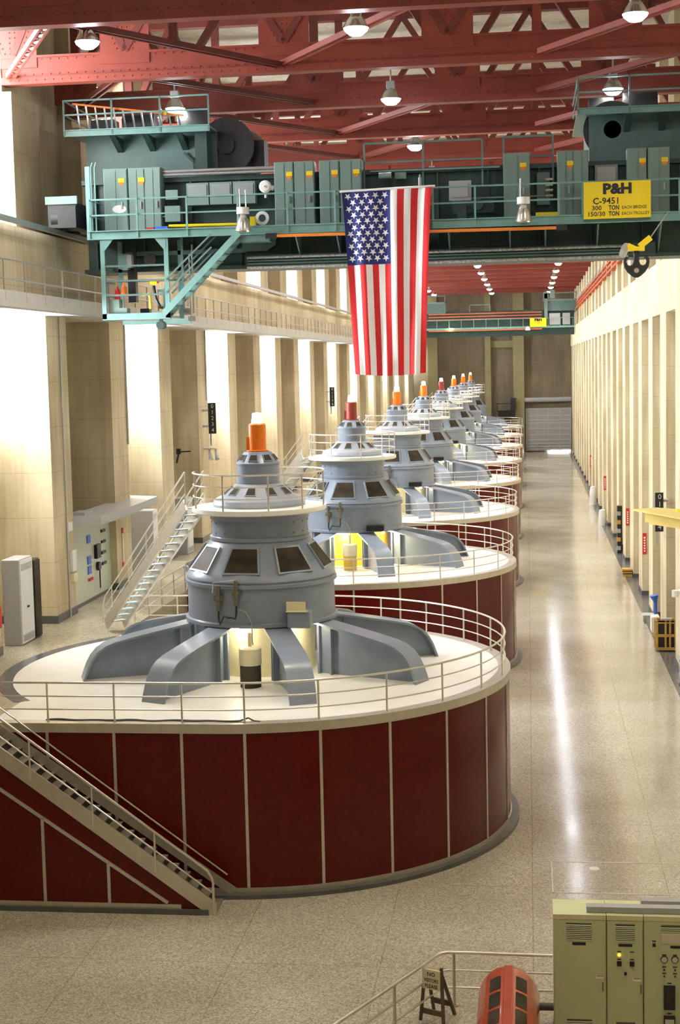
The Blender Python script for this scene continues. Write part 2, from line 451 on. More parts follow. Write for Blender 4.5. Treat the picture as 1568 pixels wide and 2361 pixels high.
# ================================================================== ROOF TRUSSES
def truss(near=False):
    t = empty('roof_truss')
    zb = 21.0; H = 4.6; X0, X1 = -16.3, 7.1
    m = MB(); m.box(X0, X1, -.22, .22, zb, zb+.22); m.box(X0, X1, -.16, -.10, zb+.2, zb+.85); m.box(X0, X1, .10, .16, zb+.2, zb+.85)
    m.box(X0, X1, -.2, .2, zb+.8, zb+.87)
    if near:
        x = X0 + .2
        while x < X1:
            for z in (zb+.30, zb+.75): m.rivet((x, -.16, z), (0,-1,0))
            m.rivet((x+.1, -.22, zb+.11), (0,-1,0)); x += .28
    m.build('bottom_chord', M['truss'], t)
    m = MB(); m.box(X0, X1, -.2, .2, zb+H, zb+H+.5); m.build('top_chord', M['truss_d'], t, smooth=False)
    px = [-15.9, -12.3, -7.3, -2.3, 2.7, 6.9]
    for x in px:
        m = MB(); ww = .78 if near else .6
        m.prism([(x-ww, zb+.5), (x+ww, zb+.5), (x+ww*1.0, zb+1.7), (x+ww*.55, zb+2.15), (x-ww*.55, zb+2.15), (x-ww, zb+1.7)], 'y', -.19, -.15)
        if near:
            for dx in (-.08, .08):
                for q in range(7): m.rivet((x+dx, -.19, zb+.95+.16*q), (0,-1,0), .03)
            for q in range(6):
                for sgn in (-1,1):
                    m.rivet((x+sgn*(.25+.07*q), -.19, zb+.95+.16*q), (0,-1,0), .03)
        m.build('gusset_plate', M['truss'], t)
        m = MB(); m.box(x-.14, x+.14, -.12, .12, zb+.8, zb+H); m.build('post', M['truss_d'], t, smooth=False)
    for a, c in zip(px[:-1], px[1:]):
        mid = (a+c)/2
        for p in (a, c):
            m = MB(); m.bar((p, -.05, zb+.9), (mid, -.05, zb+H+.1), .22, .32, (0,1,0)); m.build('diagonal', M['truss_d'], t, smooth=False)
    m = MB(); m.box(.3, .52, -.14, .14, zb+.8, zb+H); m.build('post', M['truss'], t, smooth=False, label='bright red post')
    return t
tr0 = truss(True)
trusses = []
TY = [39.0, 46.6, 53.2, 60.5, 67.8] + [67.8+7.3*i for i in range(1, 19)]
ORD = ['first','second','third','fourth','fifth','sixth','seventh','eighth','ninth','tenth','eleventh','twelfth','thirteenth','fourteenth','fifteenth','sixteenth','seventeenth','eighteenth','nineteenth','twentieth','twenty-first','twenty-second','twenty-third']
trf = truss(False)
for i, y in enumerate(TY):
    if y > 203: break
    if i == 0: t = tr0
    elif i < 4: t = dup(tr0)
    elif i == 4: t = trf
    else: t = dup(trf)
    t.location = (0, y, 0)
    t['category'] = 'roof truss'; t['group'] = 'red roof trusses across the hall'
    t['label'] = '%s red riveted steel roof truss counting away from the camera' % ORD[i]
trf.location = (0, TY[4], 0)

# slanting latticed braces between the trusses
def brace(p, q, lab, mat='truss'):
    m = MB(); P = Vector(p); Q = Vector(q); d = (Q-P); L = d.length; d.normalize(); s = Vector((0,0,1)).cross(d)
    for sg in (-.11, .11): m.bar(P+s*sg, Q+s*sg, .07, .16)
    nn = int(L/.4)
    for k in range(nn):
        m.bar(P+s*(.11 if k % 2 else -.11)+d*(L*k/nn), P+s*(-.11 if k % 2 else .11)+d*(L*(k+1)/nn), .05, .03)
    m.build('roof_brace', M[mat], smooth=False, label=lab, category='roof brace', group='latticed braces between the roof trusses')
nm = ['topmost','second from the top','third from the top','fourth from the top','lowest']
for i in range(4):
    ya, yb = TY[i], TY[i+1]
    brace((.5, yb-.2, 21.25), (5.6, ya+.2, 21.35), 'red latticed brace right of the lamps, %s on the right side' % nm[i])
    if i != 1: brace((-7.3, yb-.2, 21.25), (-2.4, ya+.2, 21.35), 'red latticed brace in the middle of the roof, %s there' % nm[i if i < 1 else i-1])
    brace((-16, yb-.2, 21.25), (-12.3, ya+.2, 21.35), 'red latticed brace by the left wall, %s there' % nm[i])
    brace((-12.2, ya+.2, 21.2), (-7.4, yb-.2, 21.2), 'dark red latticed brace left of the middle lamps, %s there' % nm[i], 'dark_red')

# ================================================================== CEILING LAMPS
def lamp_proto(lit=True):
    t = empty('ceiling_lamp')
    m = MB(); m.lathe([(.10,.34),(.17,.30),(.25,.18),(.33,.02),(.34,0),(.32,.01),(.24,.17),(.16,.28)], 28); m.build('lamp_shade', M['lamp_alu'], t)
    if lit:
        m = MB(); m.lathe([(.001,-.20),(.17,-.17),(.30,-.06),(.325,.01),(.001,.03)], 28); m.build('bulb', M['bulb'], t, label='glowing white lens')
    m = MB(); m.box(-.14,.14,-.14,.14,.34,.58); m.build('ballast_box', M['fascia'], t, smooth=False, bevel=.02)
    m = MB(); m.cyl((0,0,.58),(0,0,1.0),.03,8); m.build('stem', M['steel'], t)
    return t
lp = lamp_proto()
first = True
LX = [-11.7, -4.4, 2.85]
side = ['left', 'middle', 'right']
for k in range(-2, 15):
    y = 39.6 + 10.9*k
    for i, x in enumerate(LX):
        if k in (0,):
            zz = 20.85
        else: zz = 20.75
        if k >= 0 and not (i == 1 and k in (9, 10)) :
            lit = True
        else: lit = True
        L = bpy.data.lights.new('lamp_light', 'AREA'); L.shape = 'DISK'; L.size = .5
        L.energy = LAMP_W if k >= 0 else LAMP_W * .55; L.color = LAMP_COL if k >= 0 else (1.0, 0.78, 0.48)
        L.spread = R(130)
        lo = bpy.data.objects.new('lamp_light', L); COL.objects.link(lo)
        if k < 0:                     # lamps behind and above the viewpoint
            if k < -4: continue
        t = lp if first else dup(lp)
        first = False
        t.location = (x, y + (.7 if k == 0 else 0), zz)
        lo.parent = t; lo.location = (0, 0, -.12)
        t['category'] = 'ceiling lamp'; t['group'] = 'round high-bay lamps hanging in three rows'
        if k < 0: t['label'] = 'white high-bay lamp over the near floor, %s row, %s in front of the visible ones' % (side[i], ORD[-k-1])
        else: t['label'] = 'lit round high-bay lamp, %s of the %s row counting from the camera' % (ORD[k], side[i])

# ================================================================== GENERATOR ENCLOSURES
def drum_path(r, xl, n=3.0):
    """from the gallery along the front, round the right side, back to the gallery (local to generator centre)"""
    pts = [(xl, -r)]
    a = 0
    while a <= 180.01:
        pts.append((r*math.sin(R(a)), -r*math.cos(R(a)))); a += n
    pts.append((xl, r))
    return pts
HL = GZ - FZ
XLoc = XG - GX          # local x of the gallery edge (-5.35)
STR = [-3.95, -2.35, -.75]  # strips on the straight parts, then by angle
ANG = [6.2 + 15*k for k in range(12)]
def enclosure():
    t = empty('generator_enclosure')
    rr = 6.66
    # panels on straight parts (front and rear) and round side
    xs = [XLoc] + STR + [0.0]
    for sg in (-1, 1):
        for a, c in zip(xs[:-1], xs[1:]):
            m = MB(); m.box(a, c, sg*rr-.03, sg*rr+.03, -HL+.1, -.2); m.build('red_panel', M['red_panel'], t, smooth=False)
    an = [0.0] + ANG + [180.0]
    for a, c in zip(an[:-1], an[1:]):
        m = MB(); m.lathe([(rr-.03, -HL+.1), (rr+.03, -HL+.1), (rr+.03, -.2), (rr-.03, -.2)], 6, (0,0,0), a, c, closed_prof=True)
        m.build('red_panel', M['red_panel'], t)
    for sg in (-1, 1):
        for a in STR:
            m = MB(); m.box(a-.035, a+.035, sg*(rr+.03)-.02, sg*(rr+.03)+.02, -HL+.1, -.2); m.build('cover_strip', M['alu'], t, smooth=False)
    for a in ANG:
        s, c = math.sin(R(a)), math.cos(R(a))
        m = MB(); p = Vector((s*(rr+.035), -c*(rr+.035), -HL+.1)); m.bar(p, p+Vector((0,0,HL-.3)), .07, .035, (s,-c,0)); m.build('cover_strip', M['alu'], t, smooth=False)
    def band(r0, r1, z0, z1, name, mat, n=2.5):
        P = drum_path(r1, XLoc, n); Q = drum_path(r0, XLoc, n)
        m = MB(); k = len(P)
        vs = [(x,y,z0) for x,y in P] + [(x,y,z1) for x,y in P] + [(x,y,z1) for x,y in Q] + [(x,y,z0) for x,y in Q]
        fs = []
        for i in range(k-1):
            for q in range(4):
                q2 = (q+1) % 4
                fs.append((q*k+i, q*k+i+1, q2*k+i+1, q2*k+i))
        m.add(vs, fs); return m.build(name, mat, t)
    band(6.4, 6.72, -.2, .02, 'rim', M['alu'])
    band(6.4, 6.72, -HL+.10, -HL+.20, 'base_strip', M['alu'])
    band(6.3, 6.92, -HL, -HL+.10, 'plinth', M['plinth'])
    # white deck: disc plus the straight part towards the gallery
    P = drum_path(6.42, XLoc, 4)
    m = MB(); m.add([(x,y,0.0) for x,y in P] + [(x,y,-.12) for x,y in P], [tuple(range(len(P))), tuple(range(2*len(P)-1, len(P)-1, -1))]); m.build('deck', M['deck'], t, smooth=False)
    m = MB(); m.lathe([(.01, .006), (6.72, .006)], 64, (0,0,0), 218, 322); m.build('deck_inlay', M['deck'], t, smooth=False)
    return t
def deck_railing():
    t = empty('deck_railing')
    rr = 6.58
    for z, rad in ((.95,.027), (.63,.018), (.32,.018)):
        P = drum_path(rr, XLoc+.3, 3)
        m = MB(); m.tube([(x,y,z) for x,y in P], rad, 8); m.build('rail', M['rail'], t)
    def post(x, y):
        m = MB(); m.tube([(x,y,0),(x,y,.95)], .025, 8); m.cyl((x,y,0),(x,y,.02),.05,10); m.build('post', M['rail'], t)
    for a in ANG: post(rr*math.sin(R(a)), -rr*math.cos(R(a)))
    for sg in (-1,1):
        for a in STR: post(a, sg*rr)
    return t

# ================================================================== GENERATORS
def rz(p, a):
    c, s = math.cos(a), math.sin(a); return (p[0]*c-p[1]*s, p[0]*s+p[1]*c, p[2])
def generator(beacon_mat, lens_mat, pit, first=False):
    t = empty('generator')
    B, BL = M['blue'], M['blue_l']
    m = MB(); m.lathe([(1.42,0),(1.42,1.45)], 40); m.build('pedestal', pit, t)
    # eight curved I-beam arms
    for k in range(8):
        az = R(21.3 + 45*k)
        prof = [(1.78,1.44),(2.6,1.29),(3.5,1.12),(4.02,1.01),(4.28,.92),(4.50,.78),(4.66,.60),(4.78,.38),(4.85,.2),(4.92,0)]
        m = MB(); w2 = .34; th = .06
        vs = []; fs = []
        for i,(r,z) in enumerate(prof):
            a = prof[max(i-1,0)]; c = prof[min(i+1,len(prof)-1)]
            d = Vector((c[0]-a[0], c[1]-a[1])).normalized(); nn = Vector((-d.y, d.x)) * -1
            ri, zi = r + nn.x*th*1, z + nn.y*th
            if i == len(prof)-1: zi = 0; ri = r - th
            for (q, y) in (((r,z),-w2), ((r,z),w2), ((ri,zi),w2), ((ri,zi),-w2)): vs.append((q[0], y, q[1]))
        for i in range(len(prof)-1):
            a = i*4; c = a+4
            for q in range(4): fs.append((a+q, a+(q+1)%4, c+(q+1)%4, c+q))
        m.add(vs, fs)
        # web
        web = [(1.84,0.0)] + [(1.84,1.39)] + [(r-.03,z-.03) for r,z in prof[:-1]] + [(4.88,0.0)]
        m.prism(web, 'y', -.05, .05)
        m.box(1.84, 1.90, -.16, .16, 0, 1.38); m.box(2.25, 2.29, -.2, .2, 0, 1.28)
        m.v = [rz(v, az - PI/2) for v in m.v]
        m.build('arm', B, t)
    m = MB(); m.lathe([(1.9,1.40),(2.07,1.42),(2.07,1.50),(2.0,1.53),(1.99,2.42),(2.06,2.44),(2.06,2.52),(2.0,2.55)], 64); m.build('lower_housing', B, t)
    m = MB(); m.lathe([(2.0,2.55),(2.03,2.60),(2.0,2.68),(1.9,2.80),(1.40,3.48),(1.33,3.55)], 64); m.build('window_skirt', B, t)
    # eight windows in the skirt
    def slant_windows(nw, off, r0,z0,r1,z1,hw0,hw1, name='window', proud=.012, framew=.05):
        for k in range(nw):
            az = R(off + 360/nw*k)
            e = Vector((math.sin(az), -math.cos(az), 0)); tn = Vector((math.cos(az), math.sin(az), 0))
            p0 = e*r0 + Vector((0,0,z0)); p1 = e*r1 + Vector((0,0,z1))
            nrm = ((p1-p0).cross(tn)); nrm = nrm.normalized()
            if nrm.dot(e) < 0: nrm = -nrm
            def quadbox(ms, a, c, h0, h1, lo, hi):
                vs = []
                for d in (lo, hi):
                    vs += [a - tn*h0 + nrm*d, a + tn*h0 + nrm*d, c + tn*h1 + nrm*d, c - tn*h1 + nrm*d]
                ms.add(vs, [(3,2,1,0),(4,5,6,7),(0,1,5,4),(1,2,6,5),(2,3,7,6),(3,0,4,7)])
            f = MB(); dz = (p1-p0).normalized()*framew
            quadbox(f, p0-dz, p1+dz, hw0+framew, hw1+framew, -.1, proud)
            fo = f.build(name, B, t, smooth=False)
            g = MB(); quadbox(g, p0, p1, hw0, hw1, -.02, proud+.004); g.build('pane', M['glass_dark'], fo, smooth=False, label='dark glass pane')
    slant_windows(8, -6, 1.87, 2.84, 1.45, 3.41, .46, .33)
    m = MB(); m.lathe([(1.33,3.55),(1.36,3.58),(1.36,3.66),(1.30,3.68),(1.30,4.10),(1.34,4.12),(1.34,4.30)], 56)
    for k in range(20):
        a = 2*PI*k/20
        for z in (3.78, 4.05): m.rivet((1.30*math.sin(a), -1.30*math.cos(a), z), (math.sin(a), -math.cos(a), 0), .03)
    m.build('neck', B, t)
    m = MB(); m.lathe([(1.2,4.30),(1.78,4.30),(1.82,4.33),(1.82,4.44),(1.2,4.45)], 64); m.build('platform', M['deck'], t)
    # platform railing
    r_ = empty('platform_railing'); r_.parent = t
    for z, rad in ((.93,.024),(.62,.018),(.31,.018)):
        m = MB(); pts = [(1.77*math.sin(R(a)), -1.77*math.cos(R(a)), 4.44+z) for a in range(-90, 215, 6)]
        if z > .9: pass
        m.tube(pts, rad, 7); m.build('rail', M['rail'], r_)
    for a in (-90, -62, -22, 18, 50, 88, 125, 168, 210):
        m = MB(); x, y = 1.77*math.sin(R(a)), -1.77*math.cos(R(a)); m.tube([(x,y,4.44),(x,y,5.37)], .024, 7); m.build('post', M['rail'], r_)
    m = MB(); m.lathe([(1.24,4.45),(1.26,4.52),(1.22,4.62),(1.10,4.70),(.98,4.74),(.66,5.02),(.60,5.05)], 48); m.build('upper_skirt', BL, t)
    slant_windows(10, -4, .935, 4.79, .71, 4.98, .13, .085, framew=.02, proud=.008)
    m = MB(); m.lathe([(.58,5.03),(.58,5.55),(.60,5.56),(.60,5.60),(.56,5.62),(.36,5.90),(.001,5.92)], 40); m.build('top_cap', B, t)
    slant_windows(8, -4, .53, 5.68, .42, 5.82, .11, .085, framew=.02, proud=.008)
    m = MB(); m.lathe([(.30,5.91),(.30,5.94),(.235,5.95),(.235,6.62),(.20,6.66),(.001,6.67)], 32); m.box(-.29,-.2,-.1,.1,5.95,6.3)
    bo = m.build('beacon', beacon_mat, t, label=('brick red beacon body' if beacon_mat is M['brick_red'] else 'bright orange beacon body'))
    m = MB(); m.lathe([(.15,6.66),(.15,6.70),(.13,6.85),(.12,6.93),(.001,6.95)], 24); m.build('beacon_lens', lens_mat, bo, label='lit pale beacon lens')
    # pilot motor standing between the arms at the front
    mm = MB(); mm.lathe([(.27,.0),(.27,.58)], 28, (.12,-2.55,0)); pm = mm.build('pilot_motor', M['glass_dark'] if first else M['yellow_lit'], t)
    mm = MB(); mm.lathe([(.29,.58),(.29,1.0),(.24,1.04),(.05,1.05),(.05,1.40),(.001,1.40)], 28, (.12,-2.55,0)); mm.build('motor_cap', M['cream'], pm)
    # lubricator and filter pipes on the housing
    for az_, zt in ((-22, 2.62), (-8, 2.78)):
        a = R(az_); e = Vector((math.sin(a), -math.cos(a), 0)); p = e*2.12
        m = MB(); m.cyl(p+Vector((0,0,zt-.75)), p+Vector((0,0,zt-.45)), .06, 12); m.cyl(p+Vector((0,0,zt-.45)), p+Vector((0,0,zt-.38)), .085, 12); m.cyl(p+Vector((0,0,zt-.38)), p+Vector((0,0,zt-.1)), .055, 12)
        m.box(p.x-.12, p.x+.12, p.y, p.y+.15, zt-.5, zt-.35)
        of = m.build('oil_filter', M['brass'], t)
        m = MB(); m.tube([p+Vector((0,0,zt-.75)), p+Vector((0,-.02,zt-.95)), p+Vector((.03*(1 if az_<-20 else -1),-.03,zt-1.1)), p+Vector((.14*(1 if az_<-20 else -1),-.03,1.72)), p+Vector((.24*(1 if az_<-20 else -1),0,1.70))], .025, 7)
        m.build('hose', M['black'], of)
    m = MB(); m.tube([(-.95,-1.92,2.35),(-.90,-2.02,2.62),(-.45,-2.12,2.68),(-.3,-2.14,2.7)], .02, 6)
    m.tube([(-.30,-2.07,1.95),(-.05,-2.08,1.85),(.10,-2.10,1.55),(.12,-2.2,1.1),(.2,-2.4,.9)], .018, 6); m.build('oil_pipe', M['steel'], t)
    if first:
        m = MB(); m.box(1.02,1.62,-2.05,-1.55,1.42,1.85); m.build('terminal_box', B, t, smooth=False, bevel=.03)
        m = MB(); m.box(1.0,1.5,-2.0,-1.94,1.86,2.1); m.box(1.0,1.55,-2.1,-1.9,1.85,1.87); m.build('paper_tray', M['sign_cream'], t, smooth=False, label='cream coloured tray with papers')
    else:
        m = MB(); m.box(.75,1.45,-2.1,-1.6,1.50,1.72)
        for q in range(8): m.box(.78+q*.08,.81+q*.08,-2.14,-2.1,1.52,1.7)
        m.build('terminal_box', M['black'], t, smooth=False)
    for z in (1.62, 2.0):
        m = MB(); m.box(-.06,.12,-2.06,-1.95,z,z+.09); m.build('bracket', B, t, smooth=False)
    return t

# ------------------------------------------------ steep stair from the gallery to the top platform
def access_stair():
    t = empty('access_stair')
    A = Vector((-1.95, .75, 4.42)); Bt = Vector((-5.75, 5.6, 0.22))
    d = Bt - A; hd = Vector((d.x, d.y, 0)).normalized(); s = Vector((-hd.y, hd.x, 0))
    w2 = .29
    for sg, nme in ((-1,'stringer'), (1,'stringer')):
        m = MB(); m.bar(A+s*w2*sg, Bt+s*w2*sg, .06, .34); m.build(nme, M['alu'], t, smooth=False)
    n = 18
    for k in range(n):
        p = A + d*((k+.5)/n)
        m = MB(); m.bar(p - s*(w2-.03), p + s*(w2-.03), .24, .03); m.build('tread', M['tread_l'], t, smooth=False)
    for sg in (-1, 1):
        r_ = MB()
        for off, rad in ((.90,.022),(.60,.016),(.32,.016)):
            pts = [A + s*w2*sg + Vector((.3*(-hd.x) if False else 0,0,off)), Bt + s*w2*sg + Vector((0,0,off))]
            if off == .9:
                pts.append(Bt + s*w2*sg + hd*.25 + Vector((0,0,off-.35))); pts.append(Bt + s*w2*sg + hd*.28 + Vector((0,0,0.02)))
            r_.tube(pts, rad, 7)
        for q in range(5):
            p = A + d*(q/4.4) + s*w2*sg; r_.tube([p, p+Vector((0,0,.9))], .02, 7)
        r_.build('handrail', M['rail'], t)
    return t

# ------------------------------------------------ stair from the gallery down to the floor along the enclosure front
def floor_stair():
    """local origin: generator centre on deck level; stair lies between y=-7.9 and -6.72"""
    t = empty('floor_stair')
    ya, yb = -7.92, -6.74
    xt, xb = XLoc, .15                       # top and foot
    sl = HL / (xb - xt)
    def zat(x): return -(x - xt) * sl
    m = MB(); m.bar((xt, ya+.04, .04), (xb-.02, ya+.04, -HL+.14), .05, .34); m.box(xb-.12, xb+.06, ya+.015, ya+.065, -HL, -HL+.30); m.build('stringer', M['alu'], t, smooth=False)
    m = MB(); m.bar((xt, yb, .05), (xb+.25, yb, -HL+.12), .04, .22); m.build('stringer', M['alu'], t, smooth=False)
    n = 21
    for k in range(n):
        x0 = xt + (xb-xt)*k/n; z = zat(x0+(xb-xt)/n) + .03
        m = MB(); m.box(x0, x0+(xb-xt)/n+.02, ya+.08, yb-.02, z-.04, z); m.box(x0, x0+.02, ya+.08, yb-.02, z-.0, z+HL/n-.02, 1); m.build('step', [M['rubber'], M['black']], t, smooth=False)
    # red side wall below, with pale cover strips
    m = MB(); m.prism([(xt, -.2), (xb-.15, -HL+.12), (xt, -HL+.12)], 'y', ya+.06, ya+.10); m.build('side_panel', M['red_panel'], t, smooth=False)
    m = MB(); m.bar((xt, ya+.045, -.80), (xb-1.05, ya+.045, -HL+.25), .03, .075)
    m.build('cover_strip', M['alu'], t, smooth=False)
    m = MB(); m.box(xt, xb-.75, ya+.03, ya+.06, -HL+.12, -HL+.22); m.build('cover_strip', M['alu'], t, smooth=False)
    for x in (-3.75, -2.25):
        zt = -.80 + (x-xt)*(-HL+.25+.80)/((xb-1.05)-xt)
        m = MB(); m.box(x-.035, x+.035, ya+.03, ya+.065, -HL+.2, zt); m.build('cover_strip', M['alu'], t, smooth=False)
    m = MB(); m.box(xt, xb-.12, ya-.02, ya+.1, -HL, -HL+.12); m.build('plinth', M['plinth'], t, smooth=False)
    # hand rail on the open side
    def rail(y, full, xend):
        r_ = MB()
        q0 = Vector((xt, y, .93)); q1 = Vector((xend-.12, y, zat(xend-.12)+.93))
        r_.tube([q0, q1, (xend-.03, y, zat(xend)+.86), (xend, y, zat(xend)+.74), (xend, y, -HL+.03)], .03, 9)
        r_.tube([(xt, y, .50), (xend, y, zat(xend)+.50)], .02, 7)
        if full:
            for x in (-4.0+.02, -2.57, -1.16): r_.tube([(x, y, zat(x)), (x, y, zat(x)+.93)], .026, 8)
        r_.build('handrail', M['rail'], t)
    rail(ya+.03, True, xb)
    r_ = MB(); r_.tube([(xt, yb-.04, .62), (xb+.1, yb-.04, zat(xb+.1)+.62)], .02, 7); r_.build('handrail', M['rail'], t)
    return t

enc0 = enclosure(); dr0 = deck_railing(); as0 = access_stair(); fs0 = floor_stair()
gen_a = generator(M['orange'], M['lens'], M['cream'], True)
gen_b = generator(M['brick_red'], M['lens_r'], M['yellow_lit'])
gen_c = generator(M['orange'], M['lens'], M['cream'])
beac = ['orange','brick red','orange','orange','brick red','orange','orange','orange']
used_b = used_c = False
for i, gy in enumerate(GYS):
    loc = (GX, gy, GZ)
    w_ = ORD[i]
    if i == 0: g = gen_a
    elif i == 1: g = gen_b
    elif i == 4: g = dup(gen_b)
    elif i == 2: g = gen_c
    else: g = dup(gen_c)
    e = enc0 if i == 0 else dup(enc0); r = dr0 if i == 0 else dup(dr0); a = as0 if i == 0 else dup(as0); s = fs0 if i == 0 else dup(fs0)
    for o in (g, e, r, a, s): o.location = loc
    pos = 'nearest the camera' if i == 0 else ('farthest down the hall' if i == 7 else '%s from the camera' % w_)
    g['label'] = 'blue-grey generator with %s beacon, %s' % (beac[i], pos); g['category'] = 'generator'; g['group'] = 'generators in a row down the hall'
    e['label'] = 'round dark red panelled enclosure with white deck, %s' % pos; e['category'] = 'enclosure'; e['group'] = 'red generator enclosures'
    r['label'] = 'curved three-bar aluminium railing around the white deck %s' % pos; r['category'] = 'railing'; r['group'] = 'railings around the generator decks'
    a['label'] = 'steep metal stair to the top platform of the generator %s' % pos; a['category'] = 'stair'; a['group'] = 'stairs to the generator tops'
    s['label'] = 'metal stair down to the floor in front of the red enclosure %s' % pos; s['category'] = 'stair'; s['group'] = 'stairs down to the floor'
    # small inspection lamps under the housing of the nearest machines
    if i < 3:
        for (lx, ly) in ((-.35,-1.78), (1.35,-1.35)):
            pl = bpy.data.lights.new('pit_light', 'POINT'); pl.energy = 7 if i != 1 else 34; pl.color = (1,.80,.42); pl.shadow_soft_size = .08
            po = bpy.data.objects.new('pit_light', pl); COL.objects.link(po); po.parent = g; po.location = (lx, ly, 1.2)
            m = MB(); m.lathe([(.001,1.33),(.07,1.33),(.05,1.40),(.001,1.40)], 12, (lx,ly,0)); m.build('inspection_lamp', M['bulb'], g, label='small lit lamp under the housing')
    # gallery edge railing between the enclosures
    if i < 7:
        ya, yb = gy+6.7, GYS[i+1]-7.9
        t = empty('gallery_railing', (XG, ya, GZ), label='short straight railing on the gallery edge behind the generator %s' % pos, category='railing', group='gallery edge railings')
        for z in (.95,.63,.32):
            m = MB(); m.tube([(-.05,.05,z),(-.05,yb-ya,z)], .022, 7); m.build('rail', M['rail'], t)
        for q in range(5):
            m = MB(); y = .05+(yb-ya-.05)*q/4; m.tube([(-.05,y,0),(-.05,y,.95)], .025, 7); m.build('post', M['rail'], t)

# cable lying along the rim of the first deck
m = MB(); pts = []
for q in range(40):
    x = -11.3 + q*.118; pts.append((x, 33.37 + .03*math.sin(q*.8), GZ+.03))
m.tube(pts, .018, 6); pts2 = [(p[0], p[1]+.06+.03*math.sin(i*.5), p[2]) for i, p in enumerate(pts)]
m.tube(pts2, .015, 6); m.tube([(-6.7,33.4,GZ+.03),(-6.5,33.5,GZ+.08),(-6.35,33.42,GZ+.03),(-6.2,33.4,GZ+.02)], .02, 6)
m.build('cable', M['cable'], label='loose dark cable lying on the white deck edge inside the front railing', category='cable')

# ================================================================== BRIDGE CRANE
CY0 = 47.0
def cabinet_doors(m_parent, x0, x1, y, z0, z1, ndoor, name='control_cabinet', lab=None, plate=True, dy=.55, mat='cab_teal'):
    m = MB(); m.box(x0, x1, y, y+dy, z0, z1); c = m.build(name, M[mat], m_parent, smooth=False, bevel=.015)
    wd = (x1-x0)/ndoor
    for k in range(ndoor):
        d = MB(); d.box(x0+wd*k+.03, x0+wd*(k+1)-.03, y-.025, y, z0+.06, z1-.05); d.box(x0+wd*(k+.5)-.008, x0+wd*(k+.5)+.008, y-.04, y-.02, z0+.1, z1-.08)
        do = d.build('door', M[mat], c, smooth=False)
    h = MB()
    for k in range(ndoor): h.box(x0+wd*(k+.72), x0+wd*(k+.78), y-.07, y-.02, z0+.78, z0+1.0)
    h.build('handle', M['steel'], c, smooth=False)
    if plate:
        p = MB(); xx = x0 + wd*.62
        p.box(xx, xx+.2, y-.032, y-.026, z1-.45, z1-.32, 0); p.prism([(xx+.01, z1-.45), (xx+.19, z1-.45), (xx+.15, z1-.55), (xx+.05, z1-.55)], 'y', y-.032, y-.026, 1)
        p.build('warning_label', [M['yellow'], M['pipe_orange']], c, smooth=False, label='yellow and orange warning label')
    return c
cr = empty('bridge_crane', (0, CY0, 16.4), label='teal overhead bridge crane spanning the hall in front, flag hanging on it', category='crane')
def P(m, name, mat, **k): 
    sm = k.pop('smooth', True)
    m.v = [(x, y-CY0, z-16.4) for x, y, z in m.v]
    return m.build(name, mat, cr, smooth=sm, **k)
m = MB()
m.box(-14.3, 5.7, 48.5, 48.56, 15.3, 18.1); m.box(-14.3, 5.7, 49.6, 49.66, 15.3, 18.1); m.box(-14.4, 5.7, 48.3, 49.8, 15.2, 15.32); m.box(-14.4, 5.7, 48.3, 49.8, 18.05, 18.2)
x = -14
while x < 5.6:
    m.box(x, x+.05, 48.35, 48.5, 15.32, 18.05)
    for q in range(6): m.rivet((x+.15+.15*q, 48.5, 17.95), (0,-1,0), .02)
    x += 1.6
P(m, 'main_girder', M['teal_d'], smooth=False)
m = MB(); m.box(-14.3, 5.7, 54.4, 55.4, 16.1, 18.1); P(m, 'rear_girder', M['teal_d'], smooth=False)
m = MB(); m.box(-13.85, 5.7, 47.0, 48.4, 16.36, 16.41); P(m, 'walkway_deck', M['teal'], smooth=False)
m = MB(); m.box(-13.85, 5.7, 46.97, 47.03, 16.16, 16.44); m.box(-13.85, 5.7, 46.9, 47.03, 16.16, 16.19); m.box(-13.85, 5.7, 46.9, 47.03, 16.41, 16.44); m.box(-13.88, -13.82, 46.95, 48.4, 16.16, 16.44)
P(m, 'walkway_edge', M['teal_l'], smooth=False)
for x in (-7.2,-5.9,-2.4,-.5,.6,2.2,4.1):
    m = MB(); m.prism([(47.1,16.15),(48.4,16.15),(48.4,15.35)], 'x', x-.02, x+.02); P(m, 'bracket', M['teal'], smooth=False)
# dark panel below the walkway
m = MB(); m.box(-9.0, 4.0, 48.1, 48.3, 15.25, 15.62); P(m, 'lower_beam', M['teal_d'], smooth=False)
for z in (15.52, 15.2):
    m = MB(); m.cyl((-8.9,47.9,z),(3.15,47.9,z-.0),.045,10); P(m, 'hoist_rope', M['rope'], label='grey twisted wire rope')
for z in (15.33, 15.42):
    m = MB(); m.cyl((-8.9,48.0,z),(3.0,48.0,z),.03,8); P(m, 'conduit', M['teal'])
m = MB(); m.cyl((-7.74,46.88,16.1),(.92,46.88,16.06),.05,12); P(m, 'light_tube', M['pipe_orange'], label='long orange conductor tube')
m = MB(); m.box(.92,1.25,46.83,46.93,15.98,16.15); P(m, 'end_box', M['black'], smooth=False)
m = MB(); m.box(-8.1,-7.74,46.83,46.93,16.02,16.18); P(m, 'end_box', M['black'], smooth=False)
# walkway hand rails
posts = [-13.8,-12.23,-10.62,-8.98,-7.4,-5.9,-4.3,-2.85,-1.55,-.2,1.0,1.72,4.62]
for z in (17.42, 16.93):
    m = MB(); m.box(-13.8, 5.6, 46.98, 47.03, z-.025, z+.025); P(m, 'rail', M['teal_l'], smooth=False)
m = MB(); m.box(-13.8,-13.75,47.0,48.4,17.4,17.45); m.box(-13.8,-13.75,47.0,48.4,16.9,16.95); P(m, 'rail', M['teal_l'], smooth=False)
for x in posts:
    m = MB(); m.box(x-.03, x+.03, 46.93, 46.98, 16.2, 17.44); P(m, 'post', M['teal_l'], smooth=False)
